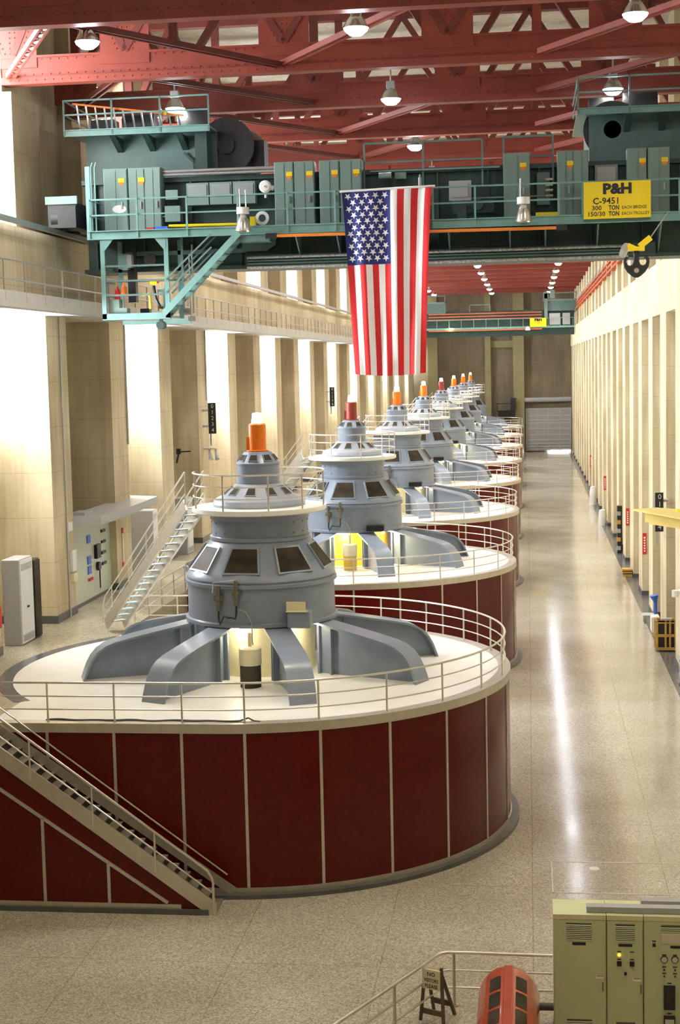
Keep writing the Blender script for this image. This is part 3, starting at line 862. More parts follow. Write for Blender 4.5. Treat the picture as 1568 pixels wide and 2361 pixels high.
# tall ladder-like rail at the left end
m = MB()
for x in (-13.72,-13.6): m.tube([(x,47.1,16.4),(x,47.1,18.45),(x+.06,47.1,18.6)], .025, 7)
m.box(-13.95,-13.8,47.2,47.3,16.4,18.5); P(m, 'end_ladder', M['teal_l'])
# raised rail frames on top of the bridge
def frame(x0, x1, zt, nposts):
    m = MB()
    m.box(x0, x1, 48.3, 48.36, zt-.03, zt+.03); m.box(x0, x1, 48.3, 48.36, 18.4, 18.45)
    for q in range(nposts):
        x = x0 + (x1-x0)*q/(nposts-1); m.box(x-.03, x+.03, 48.27, 48.33, 17.6, zt)
    P(m, 'rail_frame', M['teal'], smooth=False)
frame(-5.1, -1.35, 19.02, 3); frame(-.68, .86, 19.05, 2)
# control cabinets along the walkway
def CP(x0, x1, nd, zt=18.5, y=47.9):
    m = MB()
    c = cabinet_doors(cr, x0, x1, y-CY0, .02, zt-16.4, nd)
    return c
for x0, x1, nd in ((-13.55,-12.75,1),(-12.72,-11.65,2),(-7.95,-7.33,1),(-7.31,-6.66,1),(-6.5,-5.86,1),(-5.84,-5.15,1),(-.68,.14,1),(.98,1.95,1),(3.12,3.72,1),(3.75,4.42,1)):
    CP(x0, x1, 2 if x1-x0 > .9 else 1)
# oval white plate on the first cabinet
m = MB(); m.box(-13.3,-12.78,47.86,47.87,16.95,17.42,0)
vs = [(-13.04+.23*math.cos(2*PI*q/24), 47.855, 17.2+.13*math.sin(2*PI*q/24)) for q in range(24)]; m.add(vs, [tuple(range(24))], 1)
P(m, 'name_plate', [M['teal_l'], M['white']], smooth=False, label='teal plate with a white oval badge')
for k in range(3):
    x = -10.83+.76*k
    m = MB(); m.box(x, x+.72, 47.95, 48.3, 17.25, 17.95, 0); m.box(x+.06, x+.66, 47.93, 47.95, 17.5, 17.88, 1)
    for q in range(11): m.box(x+.06, x+.66, 47.92, 47.935, 17.51+.034*q, 17.52+.034*q, 0)
    P(m, 'resistor_box', [M['cab_teal'], M['grey_cab']], smooth=False)
m = MB(); m.box(-11.55,-11.05,47.9,48.3,16.75,17.25); m.box(-11.5,-11.1,47.86,47.9,17.45,17.75); m.box(-11.65,-11.55,47.95,48.05,16.9,16.95); P(m, 'junction_box', M['cab_teal'], smooth=False)
m = MB()
for z in (18.25, 18.36): m.cyl((-11.6,48.05,z),(-7.95,48.05,z),.05,12)
P(m, 'conduit', M['steel'])
m = MB(); m.cyl((-11.3,47.35,16.56),(-9.1,47.35,16.54),.05,12); P(m, 'spare_tube', M['yellow'], label='yellow tube lying on the walkway')
m = MB(); m.lathe([(.02,-.06),(.14,-.05),(.2,0),(.2,.03),(.02,.04)], 20); m.v = [(v[0]-8.25, 47.9+v[2], 17.75+v[1]) for v in m.v]; m.cyl((-8.25,47.95,17.4),(-8.25,47.95,17.6),.04,8); m.cyl((-8.25,47.9,17.75),(-8.0,48.0,17.7),.09,10); P(m, 'fan', M['white'], label='small white fan')
m = MB(); m.lathe([(.12,-.03),(.22,-.03),(.22,.03),(.12,.03)], 20, closed_prof=True); m.v = [(v[0]-8.3, 47.5+v[2], 16.72+v[1]) for v in m.v]; P(m, 'rope_coil', M['white'], label='coil of white rope')
m = MB(); m.box(-8.65,-8.48,47.2,47.4,16.45,16.75); P(m, 'tool_case', M['yellow'], smooth=False)
m = MB(); m.box(-12.0,-11.75,47.15,47.35,16.42,16.52,0); m.box(-11.7,-11.3,47.15,47.35,16.42,16.54,1); P(m, 'tool_case', [M['red'], M['blue_plastic']], smooth=False, label='red and blue tool cases')
m = MB(); m.box(-2.4,-1.7,48.0,48.3,17.1,17.72); m.box(-2.3,-1.8,47.97,48.0,17.2,17.62); P(m, 'junction_box', M['grey_cab'], smooth=False)
m = MB(); m.cyl((-3.3,47.9,17.45),(-3.3,47.9,17.85),.06,10); m.cyl((-3.3,47.9,17.85),(-3.3,47.9,17.95),.03,8); P(m, 'gas_bottle', M['grey_cab'])
m = MB(); m.box(-2.3,-1.0,48.0,48.2,16.7,17.1); m.cyl((-1.5,47.8,16.95),(-1.5,48.2,16.95),.18,14); m.box(-2.15,-1.85,47.9,48.1,16.5,16.95); P(m, 'motor', M['teal_d'])
m = MB(); m.box(-1.9,.7,48.15,48.35,17.15,17.2); m.box(-4.9,-.8,48.15,48.3,18.1,18.15); m.cyl((-4.6,47.9,17.95),(-4.2,47.9,17.95),.09,10); m.box(-4.1,-3.75,48.0,48.2,17.85,18.05); P(m, 'conduit', M['cab_teal'])
m = MB(); m.box(.35,.75,48.2,48.3,16.9,17.9,0)
for q in range(4): m.cyl((.62,48.0,17.15+.17*q),(.85,48.0,17.15+.17*q),.045,8,1)
P(m, 'relay_panel', [M['teal'], M['lamp_alu']])
m = MB(); m.box(2.15,2.85,48.1,48.4,17.4,18.05,0); m.box(2.22,2.78,48.08,48.1,17.45,17.98,1); P(m, 'resistor_box', [M['cab_teal'], M['grey_cab']], smooth=False)
m = MB(); m.box(4.75,5.5,48.0,48.4,16.8,18.0); P(m, 'resistor_box', M['grey_cab'], smooth=False)
m = MB(); m.box(.3,1.0,47.5,47.8,16.42,16.6); P(m, 'tool_case', M['yellow'], smooth=False)
# sign on the crane
sg = MB(); sg.box(1.75,3.76,46.84,46.87,16.28,17.39); so = P(sg, 'crane_sign', M['yellow'], smooth=False, label='yellow capacity sign with black lettering')
tm = MB(); X_=(1,0,0); Z_=(0,0,1)
text_mb(tm, 'P&H', .42, (2.76,46.838,17.03), X_, Z_, 0, .022, 'CENTER', 0, 1.12)
text_mb(tm, 'C-9451', .27, (2.02,46.838,16.72), X_, Z_, 0, .004, 'LEFT', 0, 1.0)
text_mb(tm, '300', .19, (1.99,46.838,16.54), X_, Z_, 0, .003, 'LEFT', 0, 1.05)
text_mb(tm, 'TON', .19, (2.50,46.838,16.54), X_, Z_, 0, .006, 'LEFT', 0, .76)
text_mb(tm, 'EACH BRIDGE', .135, (2.89,46.838,16.555), X_, Z_, 0, .001, 'LEFT', 0, .88)
text_mb(tm, '150/30', .19, (1.85,46.838,16.36), X_, Z_, 0, .003, 'LEFT', 0, 1.04)
text_mb(tm, 'TON', .19, (2.50,46.838,16.36), X_, Z_, 0, .006, 'LEFT', 0, .76)
text_mb(tm, 'EACH TROLLEY', .135, (2.89,46.838,16.375), X_, Z_, 0, .001, 'LEFT', 0, .88)
for i_, v in enumerate(tm.v): tm.v[i_] = (v[0], v[1]-CY0-.004, v[2]-16.4 - (v[0]-1.75)*0)
tm.build('lettering', M['black_txt'], so, smooth=False)
# two unlit work lights hanging in front of the walkway
for x in (-8.75, -.07):
    m = MB(); c = (x, 46.6, 16.25)
    m.lathe([(.06,.52),(.10,.48),(.19,.30),(.25,.06),(.255,0),(.235,0),(.15,.3)], 28, c)
    wl = P(m, 'work_light', M['lamp_alu'], label='unlit polished bell lamp')
    m = MB(); m.cyl((x,46.6,16.78),(x,46.6,16.98),.2,20); m.cyl((x-.09,46.6,16.98),(x-.09,46.6,17.55),.02,7); m.v = [(a,b_-CY0,c_-16.4) for a,b_,c_ in m.v]
    if x < -5: m.cyl((x+.1,46.6-CY0,.58),(x+.1,46.6-CY0,1.12),.02,7)
    m.build('lamp_cap', M['white'], wl)
# end truck at the left
m = MB(); m.box(-15.25,-14.3,47.3,56.5,16.62,17.4); m.box(-15.3,-14.25,47.2,47.3,17.35,17.6,1); m.box(-14.9,-14.3,47.2,47.3,16.6,17.3)
P(m, 'end_truck', [M['black'], M['cab_teal']], smooth=False)
m = MB(); m.cyl((-15.15,47.6,16.9),(-14.75,47.6,16.9),.35,20); m.cyl((-15.15,48.9,16.9),(-14.75,48.9,16.9),.35,20); P(m, 'wheel', M['black'])
m = MB(); m.box(5.75,6.7,47.3,56.5,16.47,17.4); P(m, 'end_truck', M['teal_d'], smooth=False)
# hanging service cage on the left
for x, y in ((-13.4,47.0),(-11.33,47.0),(-13.2,48.35),(-11.2,48.35)):
    m = MB(); m.box(x-.07, x+.07, y-.05, y+.05, 13.65, 16.2)
    if y < 47.5:
        s_ = 1 if x < -12 else -1
        m.prism([(x, 16.18),(x+s_*.38, 16.18),(x+s_*.07, 15.8),(x, 15.8)], 'y', y-.06, y-.03)
    P(m, 'cage_post', M['teal_l'], smooth=False)
m = MB(); m.box(-13.47,-11.26,46.95,47.02,13.62,13.82); m.box(-13.47,-11.2,47,48.4,13.66,13.72); m.box(-13.47,-13.4,47,48.4,13.62,13.82); m.box(-13.2,-10.9,48.35,48.42,13.5,13.62); P(m, 'cage_floor', M['teal_l'], smooth=False)
for z in (15.32,14.85,14.40):
    m = MB(); m.box(-13.4,-11.33,46.97,47.02,z-.03,z+.03); m.box(-13.45,-13.4,47,48.35,z-.03,z+.03); P(m, 'cage_rail', M['teal'], smooth=False)
m = MB(); m.box(-13.3,-11.0,48.3,48.4,14.88,14.94); m.box(-13.0,-9.0,48.3,48.4,15.72,15.86); P(m, 'cage_beam', M['teal'], smooth=False)
m = MB(); m.box(-13.3,-12.95,47.1,47.5,13.84,14.28); m.box(-12.95,-12.7,47.1,47.5,13.84,14.0); P(m, 'step_box', M['cab_teal'], smooth=False)
for x, z, mt in ((-13.05,14.28,'red'),(-12.83,14.4,'pipe_orange')):
    m = MB(); m.lathe([(.001,0),(.09,0),(.1,.05),(.09,.28),(.04,.34),(.03,.42),(.001,.43)], 16, (x,47.3,z)); P(m, 'fire_extinguisher' if mt=='red' else 'gas_bottle', M[mt])
m = MB(); m.box(-13.0,-12.75,47.6,47.9,15.25,15.75,0); m.box(-12.77,-12.62,47.55,47.9,15.3,15.72,1); P(m, 'switch_box', [M['teal_l'], M['grey_cab']], smooth=False)
m = MB(); m.box(-12.85,-12.6,47.9,48.2,14.2,15.3); m.cyl((-12.6,47.9,14.9),(-12.6,47.9,16.0),.06,8); m.box(-12.5,-12.2,48.0,48.3,13.8,14.0); P(m, 'cable_bundle', M['black'])
m = MB(); m.lathe([(.05,-.1),(.2,-.1),(.2,.1),(.05,.1)], 20, closed_prof=True); m.v = [(v[0]-12.05, 47.8+v[2], 15.55+v[1]) for v in m.v]; m.cyl((-12.05,47.7,15.5),(-12.05,47.9,15.55),.1,12); P(m, 'cable_reel', M['black'])
m = MB(); m.box(-11.95,-11.72,47.2,47.3,14.72,14.82); m.tube([(-12.2,47.2,14.4),(-12.0,47.2,14.42),(-11.95,47.2,14.3),(-11.95,47.2,13.95)], .045, 8); P(m, 'hoist_pendant', M['yellow'], label='yellow hoist control')
m = MB(); m.cyl((-11.72,47.2,14.8),(-11.65,47.2,14.8),.04,10); P(m, 'push_button', M['red'])
m = MB(); m.box(-11.62,-11.5,47.6,47.75,13.84,14.6); m.box(-11.75,-11.45,47.55,47.75,14.5,14.58); P(m, 'stand', M['teal_l'], smooth=False)
m = MB(); m.tube([(-11.9,47.5,14.7),(-11.85,47.5,14.3),(-11.7,47.5,14.0),(-11.62,47.5,14.0)], .05, 8); P(m, 'hose', M['black'])
m = MB(); m.cyl((-11.6,46.95,13.42),(-11.6,47.35,13.42),.13,18); m.box(-11.65,-11.55,47.1,47.2,13.45,13.65); P(m, 'guide_roller', M['teal_d'])
# stair from the cage up to the walkway
A = Vector((-11.45,46.92,13.78)); B_ = Vector((-8.95,46.92,16.25))
for y in (46.92, 47.65):
    m = MB(); m.bar((A.x,y,A.z),(B_.x,y,B_.z), .05, .2, (0,0,1)); P(m, 'stair_stringer', M['teal_l'], smooth=False)
for k in range(11):
    p = A + (B_-A)*((k+.5)/11); m = MB(); m.box(p.x-.11,p.x+.11,46.95,47.62,p.z-.1,p.z-.07); P(m, 'stair_tread', M['teal'], smooth=False)
for y in (46.92, 47.65):
    for off in (.42, .82):
        m = MB(); m.bar((A.x+.1,y,A.z+off+.25),(B_.x-.9,y,B_.z-.85+off), .04, .05); P(m, 'stair_rail', M['teal'], smooth=False)
m = MB(); m.box(-11.0,-10.93,47.6,47.67,13.9,16.2); m.box(-8.97,-8.0,47.0,47.6,15.95,16.15); m.prism([(-9.1,15.75),(-8.3,15.75),(-8.0,15.95),(-8.0,16.15),(-9.1,16.15)], 'y', 48.2, 48.28); P(m, 'stair_post', M['teal'], smooth=False)
m = MB(); m.cyl((-10.7,47.9,13.8),(-10.7,47.9,16.0),.03,8); m.cyl((-10.8,47.9,13.6),(-10.8,47.9,15.7),.02,8); m.box(-11.0,-10.75,47.7,48.0,13.75,13.95); m.box(-10.85,-10.6,47.7,48.0,13.55,13.7); P(m, 'conduit', M['steel'])

# ------------------------------------------------ trolleys
def trolley(x0, x1, lab, drum_side):
    t = empty('crane_trolley', ((x0+x1)/2, 50, 18.2), label=lab, category='crane trolley')
    cx, cy, cz = (x0+x1)/2, 50, 18.2
    def Q(m, name, mat, **k):
        sm = k.pop('smooth', True); m.v = [(a-cx, b_-cy, c_-cz) for a,b_,c_ in m.v]; return m.build(name, mat, t, smooth=sm, **k)
    m = MB(); m.box(x0+.4, x1, 50.0, 54.5, 18.3, 19.85); Q(m, 'body', M['teal'], smooth=False)
    m = MB(); m.box(x0, x1, 48.9, 54.5, 19.85, 19.9); m.box(x0, x1, 48.86, 48.92, 19.72, 19.93); m.box(x0, x1, 48.8, 48.92, 19.90, 19.93); Q(m, 'platform', M['teal_l'], smooth=False)
    for z in (20.88, 20.42):
        m = MB(); m.box(x0, x1, 48.86, 48.9, z-.025, z+.025); m.box(x0, x0+.04, 48.9, 54, z-.025, z+.025); Q(m, 'rail', M['teal_l'], smooth=False)
    for q in range(4):
        x = x0+.02+(x1-x0-.04)*q/3; m = MB(); m.box(x-.03, x+.03, 48.84, 48.9, 19.75, 20.9); Q(m, 'post', M['teal'], smooth=False)
    for q in range(3):
        x = x0+1.6+(x1-x0-2)*q/2.6; m = MB(); m.prism([(48.95,19.72),(50.0,19.72),(50.0,19.3)], 'x', x-.1, x+.1); Q(m, 'bracket', M['teal_d'], smooth=False)
    s = drum_side
    xd = x1+.35 if s > 0 else x0+1.2
    m = MB(); m.cyl((xd-.05,50.2,19.4),(xd+.1,52.6,19.4),.85,32); m.cyl((xd-.05,50.1,19.4),(xd-.05,50.2,19.4),.93,32); m.cyl((xd-.05,50.0,19.4),(xd-.05,50.1,19.4),.28,20)
    if s > 0: m.box(xd+.7, xd+1.15, 50.5, 51.3, 18.7, 19.6)
    Q(m, 'winch_drum', M['black'])
    m = MB(); m.cyl((xd-.35,50.6,19.5),(xd-.30,50.6,19.5),.6,24); m.box(x1-.6,x1-.2,49.3,50.0,18.5,19.9); m.cyl((x1-.75,49.9,18.75),(x1-.4,49.9,18.75),.28,16); m.bar((x1-1.1,49.9,19.2),(x1-.7,49.9,18.8),.06,.08); Q(m, 'brake', M['teal_d'])
    m = MB(); m.cyl((cx-.9,50.8,20.3),(cx+.2,50.8,20.3),.38,20); Q(m, 'hoist_motor', M['black'])
    m = MB(); m.cyl((cx+1.0,51,20.35),(cx+1.9,51,20.35),.5,20); Q(m, 'hoist_motor', M['black'])
    m = MB(); m.box(cx-2.0,cx-1.2,50.5,51.2,19.9,20.5); Q(m, 'hoist_motor', M['black'])
    return t, Q
tl, Q = trolley(-15.1, -10.2, 'teal trolley with black winch drum on the crane top left, ladder on its platform', 1)
m = MB(); m.box(-11.9,-11.8,48.95,49.0,20.35,20.5); m.box(-11.75,-11.65,48.95,49.0,20.3,20.45); Q(m, 'tag', M['yellow'], smooth=False)
tr_, Q = trolley(1.65, 6.5, 'dark teal trolley on the crane top right above the yellow sign', -1)
# orange fibreglass ladder lying on the left trolley platform
lo = empty('ladder', (-15, 49.1, 19.93), label='orange and silver step ladder lying behind the rail of the left trolley', category='ladder')
m = MB(); m.bar((.15,0,.88),(3.9,0,.36),.05,.06); m.build('side_rail', M['pipe_orange'], lo, smooth=False)
m = MB(); m.bar((.15,.35,.05),(3.9,.35,.03),.05,.06); m.build('side_rail', M['steel'], lo, smooth=False)
for k in range(12):
    x = .3+.31*k; m = MB(); m.bar((x,0,.86-.52*k/12),(x,.33,.05),.05,.05); m.build('rung', M['steel'], lo, smooth=False)

# ------------------------------------------------ hook block
hk = empty('crane_hook', (3.26,46.0,14.6), label='black double crane hook with yellow block under the right of the crane', category='hook')
m = MB()
def ring(pts, th):
    pass
# ramshorn plate: outline with three holes built from arcs
L_ = [(-.39,.30),(-.37,.42),(-.28,.46),(-.20,.42),(-.27,.38),(-.29,.30),(-.26,.22),(-.19,.19),(-.12,.22),(-.09,.30),(-.08,.44),(-.09,.62)]
outl = L_ + [(-a_, b_) for a_, b_ in L_[::-1]] + [(.36,.14),(.27,0),(.14,-.12),(.05,-.17),(-.05,-.17),(-.14,-.12),(-.27,0),(-.36,.14)]
m.prism(outl, 'y', -.07, .07); m.build('double_hook', M['black'], hk, bevel=.03)
m = MB(); m.cyl((0,-.09,.04),(0,.09,.04),.075,16); m.build('eye', M['lamp_alu'], hk)
m = MB(); m.box(-.24,.24,-.16,.16,.62,.74); m.bar((.1,0,.75),(.42,0,1.0),.25,.18); m.bar((-.25,0,.8),(0,0,.68),.2,.12); m.build('hook_block', M['yellow'], hk, smooth=False)
m = MB(); m.cyl((.4,0,.98),(.95,.3,1.75),.02,8); m.cyl((-.3,0,.75),(-.3,1.6,.65),.12,12); m.build('rope', M['steel'], hk)

# ------------------------------------------------ flag
import math as _m
fl = empty('american_flag', (0, 46.75, 17.35), label='stars and stripes flag hanging upright from the crane walkway', category='flag')
FX0, FX1 = -5.66, -2.84
NX, NZ = 104, 90
def fpt(u, v):
    """u across 0..1, v down 0..1"""
    x0 = FX0 + .30*v**.8; x1 = FX1 - .30*v**.7
    x = x0 + (x1-x0)*u
    z = -5.62*v + .05*u*(1-v)**1.0 - .07*math.sin(u*PI)*(v>.98)
    amp = .035 + .07*v
    y = amp*math.sin(u*17+v*2.2) + amp*.5*math.sin(u*31-v*3) + .02*math.sin(v*14+u*5)
    return Vector((x, y, z))
m = MB(); vs = []; fs = []; mi = []
cu = 7/13; cv = .395
for j in range(NZ+1):
    for i in range(NX+1): vs.append(fpt(i/NX, j/NZ))
m.v = [tuple(v) for v in vs]
for j in range(NZ):
    for i in range(NX):
        u = (i+.5)/NX; v = (j+.5)/NZ
        m.f.append((j*(NX+1)+i, j*(NX+1)+i+1, (j+1)*(NX+1)+i+1, (j+1)*(NX+1)+i))
        m.m.append(2 if (u < cu and v < cv) else (0 if int(u*13) % 2 == 0 else 1))
def star(u, v, r):
    c = fpt(u, v); W = (fpt(1,v)-fpt(0,v)).length; pts = []
    for k in range(10):
        a = PI/2 + PI/5 + k*PI/5; rr = r if k % 2 == 0 else r*.40
        du = rr*math.cos(a)/W; dv = -rr*math.sin(a)/5.62
        p = fpt(u+du, v+dv); pts.append(p + Vector((0,-.012,0)))
    cc = c + Vector((0,-.012,0))
    m.add([cc]+pts, [(0,k+1,(k+1)%10+1) for k in range(10)], 1)
for rrow in range(11):
    nst = 5 if rrow % 2 == 0 else 4
    for q in range(nst):
        uu = (q+.5+(0 if nst == 5 else .5))/5*cu*.96+.01; vv = (rrow+.75)/11.6*cv
        star(uu, vv, .115)
fb = m.build('flag_cloth', [M['flag_red'], M['flag_white'], M['flag_blue']], fl)
m = MB(); m.cyl((FX0-.06,-.0,.02),(FX1+.08,-.0,.09),.035,10); m.build('flag_pole', M['white'], fl, label='white hanging rod')

# ------------------------------------------------ second crane at the far end
fc = empty('bridge_crane', (0, 185, 16.4), label='distant teal bridge crane with orange bars near the far end wall', category='crane')
def F(m, name, mat, **k):
    m.v = [(x, y-185, z-16.4) for x, y, z in m.v]; return m.build(name, mat, fc, smooth=False, **k)
m = MB(); m.box(-15, 5.7, 185.6, 186.8, 15.2, 16.2); m.box(-15,5.7,185.9,186.2,16.2,18.3); F(m, 'main_girder', M['teal_d'])
m = MB(); m.box(-15, 5.7, 184.9, 185.0, 16.05, 16.3); m.box(-15,5.7,185,186,16.2,16.25); F(m, 'walkway_edge', M['teal_l'])
m = MB(); m.box(-15, 5.7, 184.9, 184.96, 17.2, 17.28)
for q in range(14): m.box(-14+1.5*q, -13.93+1.5*q, 184.9, 184.96, 16.2, 17.3)
F(m, 'handrail', M['teal_l'])
for z in (18.0, 17.65, 17.3, 15.95):
    m = MB(); m.box(-12, 1.8, 185.3 if z > 16 else 184.8, 185.4 if z > 16 else 184.9, z-.07, z+.07); F(m, 'conductor_bar', M['bar_red'])
m = MB(); m.box(.35,2.35,184.75,184.8,16.2,17.25); so = F(m, 'crane_sign', M['yellow'], label='small yellow capacity sign')
tm = MB(); text_mb(tm, 'P&H', .42, (1.35,184.74,16.9), X_, Z_, 0, .03, 'CENTER', 0, 1.12); text_mb(tm, 'C-9451', .22, (1.3,184.74,16.62), X_, Z_, 0, .0, 'CENTER', 0, 1.1)
tm.v = [(x, y-185-.01, z-16.4) for x, y, z in tm.v]; tm.build('lettering', M['black_txt'], so, smooth=False)
for x0, x1 in ((2.7,4.0),(4.3,5.2)):
    m = MB(); m.box(x0,x1,185.2,185.6,16.4,17.8); F(m, 'control_cabinet', M['grey_cab'])
for x0, x1 in ((-13.5,-9.9),(2.2,6.0)):
    m = MB(); m.box(x0,x1,185.5,188,18.1,19.3); F(m, 'trolley_body', M['teal'])
    m = MB(); m.box(x0-.3,x1,185.3,185.4,19.3,19.5); m.box(x1-.1,x1,185.3,185.4,18,20.4) ; m.box(x0-.1,x0+.3,185.2,185.5,17.3,20.2); m.box(x0-.2,x0+.4,185.2,185.6,19.6,20.4); m.box(x0+.6,x0+1.2,185.2,185.6,19.6,20.6); m.box(x0,x1,185.3,185.35,20.2,20.3); F(m, 'trolley_frame', M['cab_teal'])
m = MB(); m.box(-7.0,-4.4,185.3,185.4,19.0,19.1); m.box(-7,-6.9,185.3,185.4,18.2,19.1); m.box(-4.5,-4.4,185.3,185.4,18.2,19.1); F(m, 'rail_frame', M['cab_teal'])
m = MB(); m.lathe([(.001,0),(.18,.05),(.2,.25),(.001,.3)], 12, (-9.3,184.7,16.0)); F(m, 'green_lamp', emat('green_lamp', (.6,1,.3), 12), label='small glowing green lamp')
m = MB(); m.lathe([(.001,0),(.3,.0),(.25,.35),(.001,.5)], 12, (.1,184.7,15.8)); F(m, 'work_light', M['white'])

# ================================================================== RIGHT WALL THINGS
m_t = empty('conductor_rail', (XR+.2, 120, 18.7), label='red conductor bars on brackets high along the right wall', category='conductor rail')
for q, z in enumerate((-.35,0,.35)):
    m = MB(); m.cyl((-.1,-60,z),(-.1,82,z),.06,8); m.build('conductor_bar', M['bar_red'], m_t)
for (a, c) in PR:
    if a < 62: continue
    m = MB(); y = (a+c)/2-120; m.box(-.15,.15,y-.05,y+.05,-.5,.5); m.box(-.17,.1,y-.12,y+.12,-.6,-.5); m.build('bracket', M['bar_red'], m_t, smooth=False)
    m = MB(); m.cyl((-.1,y,.5),(-.1,y,.72),.11,10); m.build('insulator', M['fascia'], m_t)
def near_face(y): return min(PR, key=lambda p: abs(p[0]-y))[0]
for idx, (yy, z0, z1) in enumerate(((78.4,1.95,3.05),(91.5,2.0,3.05),(118,1.9,3.0),(142,1.9,3.0))):
    yf = near_face(yy)-.02
    m = MB(); m.box(XR+.02, XR+.22, yf-.02, yf, z0, z1, 0)
    for q in range(6): m.box(XR+.075, XR+.165, yf-.026, yf-.02, z0+.14+q*(z1-z0-.28)/6, z0+.14+(q+.6)*(z1-z0-.28)/6, 1)
    m.build('wall_sign', [M['red'], M['white']], smooth=False, label='narrow upright red sign with white characters, %s along the right wall' % ['nearest','second','third','farthest'][idx], category='sign', group='red signs on the right wall')
def gauge(x0, x1, y, z0, z1, digits, lab, wallx, wally):
    t = empty('level_gauge', (x0, y, z0), label=lab, category='gauge board')
    m = MB(); m.box(0, x1-x0, -.04, .04, 0, z1-z0, 0); m.box(-.02, 0, -.05, .05, 0, z1-z0, 1) ; m.build('board', [M['black'], M['grey_cab']], t, smooth=False)
    k = len(digits); h = (z1-z0)/5.15
    tm = MB()
    for q, d_ in enumerate(digits):
        text_mb(tm, d_, h*.95, ((x1-x0)*.55, -.045, z1-z0-h*(q+.85)), (1,0,0), (0,0,1), 0, .0, 'CENTER', 0, 1.0)
    tm.build('digits', M['white'], t, smooth=False)
    m = MB(); m.box((x1-x0)*.1,(x1-x0)*.35,-.03,.03,-.55,0); m.box(*wallx, wally[0], wally[1], .3, .4); m.box(*wallx, wally[0], wally[1], (z1-z0)-.4, (z1-z0)-.3); m.build('arm', M['grey_cab'], t, smooth=False)
    return t
gauge(5.28, 5.62, 63.9, 4.75, 6.4, '01234', 'black number board on the right wall partly hidden by the yellow jib', (.2,.54), (0,.69))
gauge(-14.95, -14.60, 69.4, 8.95, 10.4, '01234', 'black board numbered zero to four on the left wall pillar above the stair', (-.32,.02), (-.03,.03))
gauge(-14.95, -14.60, 69.4+43.92, 8.95, 10.4, '01234', 'small distant black board on the left wall below the flag', (-.32,.02), (-.03,.03))
# siren horns under the left gauge
for dx in (0, .3):
    m = MB(); m.cyl((-14.95+dx,69.4,8.1),(-14.85+dx,69.2,7.75),.05,12,0,.11); m.cyl((-14.97+dx,69.45,8.1),(-14.95+dx,69.4,8.25),.05,8); m.box(XL-.01,-14.93+dx,69.4+.1*dx,69.46+.1*dx,8.2,8.26)
    m.build('siren_horn', M['grey_cab'], label='silver siren horn below the left number board, %s one' % ('left' if dx == 0 else 'right'), category='horn', group='siren horns')
m = MB(); m.cyl((-15.9,66.9,8.25),(-15.3,66.9,8.27),.03,8); m.box(-15.95,-15.75,66.8,66.95,8.15,8.4); m.bar((-15.85,66.85,8.15),(-15.95,66.85,7.75),.12,.06)
m.build('wall_bracket', M['black'], label='dark bracket with hanging tag in the bay left of the number board', category='bracket')

# yellow jib crane reaching in from the right
jb = empty('jib_crane', (4.3, 50.8, 7.0), label='pale yellow jib beam reaching in from the right wall', category='jib crane')
m = MB(); m.add([(-.82,.0,0),(0,.5,0),(1.42,-1.2,0),(1.42,-5.2,0),(-.82,.0,-.06),(0,.5,-.06),(1.42,-1.2,-.06),(1.42,-5.2,-.06)], [(0,1,2,3),(7,6,5,4),(0,4,5,1),(1,5,6,2),(2,6,7,3),(3,7,4,0)]); m.build('top_flange', M['jib'], jb, smooth=False)
m = MB(); m.bar((-.4,.1,-.25),(1.35,-2.8,-.25),.08,.4); m.build('web', M['jib'], jb, smooth=False)
m = MB(); m.bar((-.2,-.1,-.47),(1.3,-2.75,-.47),.25,.05); m.build('bottom_flange', M['jib'], jb, smooth=False)
m = MB(); m.box(.65,1.0,-1.8,-1.4,-1.1,-.5); m.cyl((.55,-1.6,-.9),(1.05,-1.6,-.9),.15,14); m.tube([(.8,-1.6,-1.1),(.8,-1.6,-1.35)],.04,8); m.cyl((.8,-1.6,-1.4),(.8,-1.6,-1.35),.12,12); m.build('chain_hoist', M['jib'], jb)
m = MB(); m.cyl((1.0,-4.0,-7.2),(1.0,-4.0,-.06),.2,18); m.cyl((1.0,-4.0,-7.2),(1.0,-4.0,-7.1),.38,18); m.build('column', M['jib'], jb)
m = MB(); m.cyl((.6,-.9,0),(.6,-.9,.06),.12,12); m.build('bolt_cap', M['yellow'], jb)

# crate and odds and ends by the right wall
c = empty('wooden_crate', (5.6, 63.0, FZ), label='tall yellow wooden crate with slatted sides by the right wall', category='crate')
m = MB(); m.box(-.3,.42,-.05,.65,.05,1.25); m.build('box', M['black'], c, smooth=False)
m = MB()
for z in (.12,.68,1.25): m.box(-.36,.45,-.1,-.04,z-.06,z+.06); m.box(-.37,-.31,-.1,.7,z-.06,z+.06)
for x in (-.33,.02,.2,.42): m.box(x-.04,x+.04,-.12,-.05,.06,1.31)
for y in (.0,.3,.65): m.box(-.39,-.33,y-.06,y+.04,.06,1.31)
m.box(-.36,.45,-.1,0,1.25,1.31); m.box(-.36,.45,.6,.7,1.25,1.31); m.build('slats', M['crate_wood'], c, smooth=False)
m = MB(); m.box(-.15,.3,.1,.4,1.25,1.36); m.build('lid_panel', M['grey_cab'], c, smooth=False)
m = MB(); m.box(5.3,5.68,66.2,66.9,FZ+.2,FZ+.92); o = m.build('container', M['white'], smooth=False, bevel=.06, label='white plastic container on a small wooden block beside the crate', category='container')
m = MB(); m.box(5.42,5.68,66.1,66.7,FZ,FZ+.2); m.build('wooden_block', M['crate_wood'], smooth=False, label='small brown wooden block under the white container', category='block')
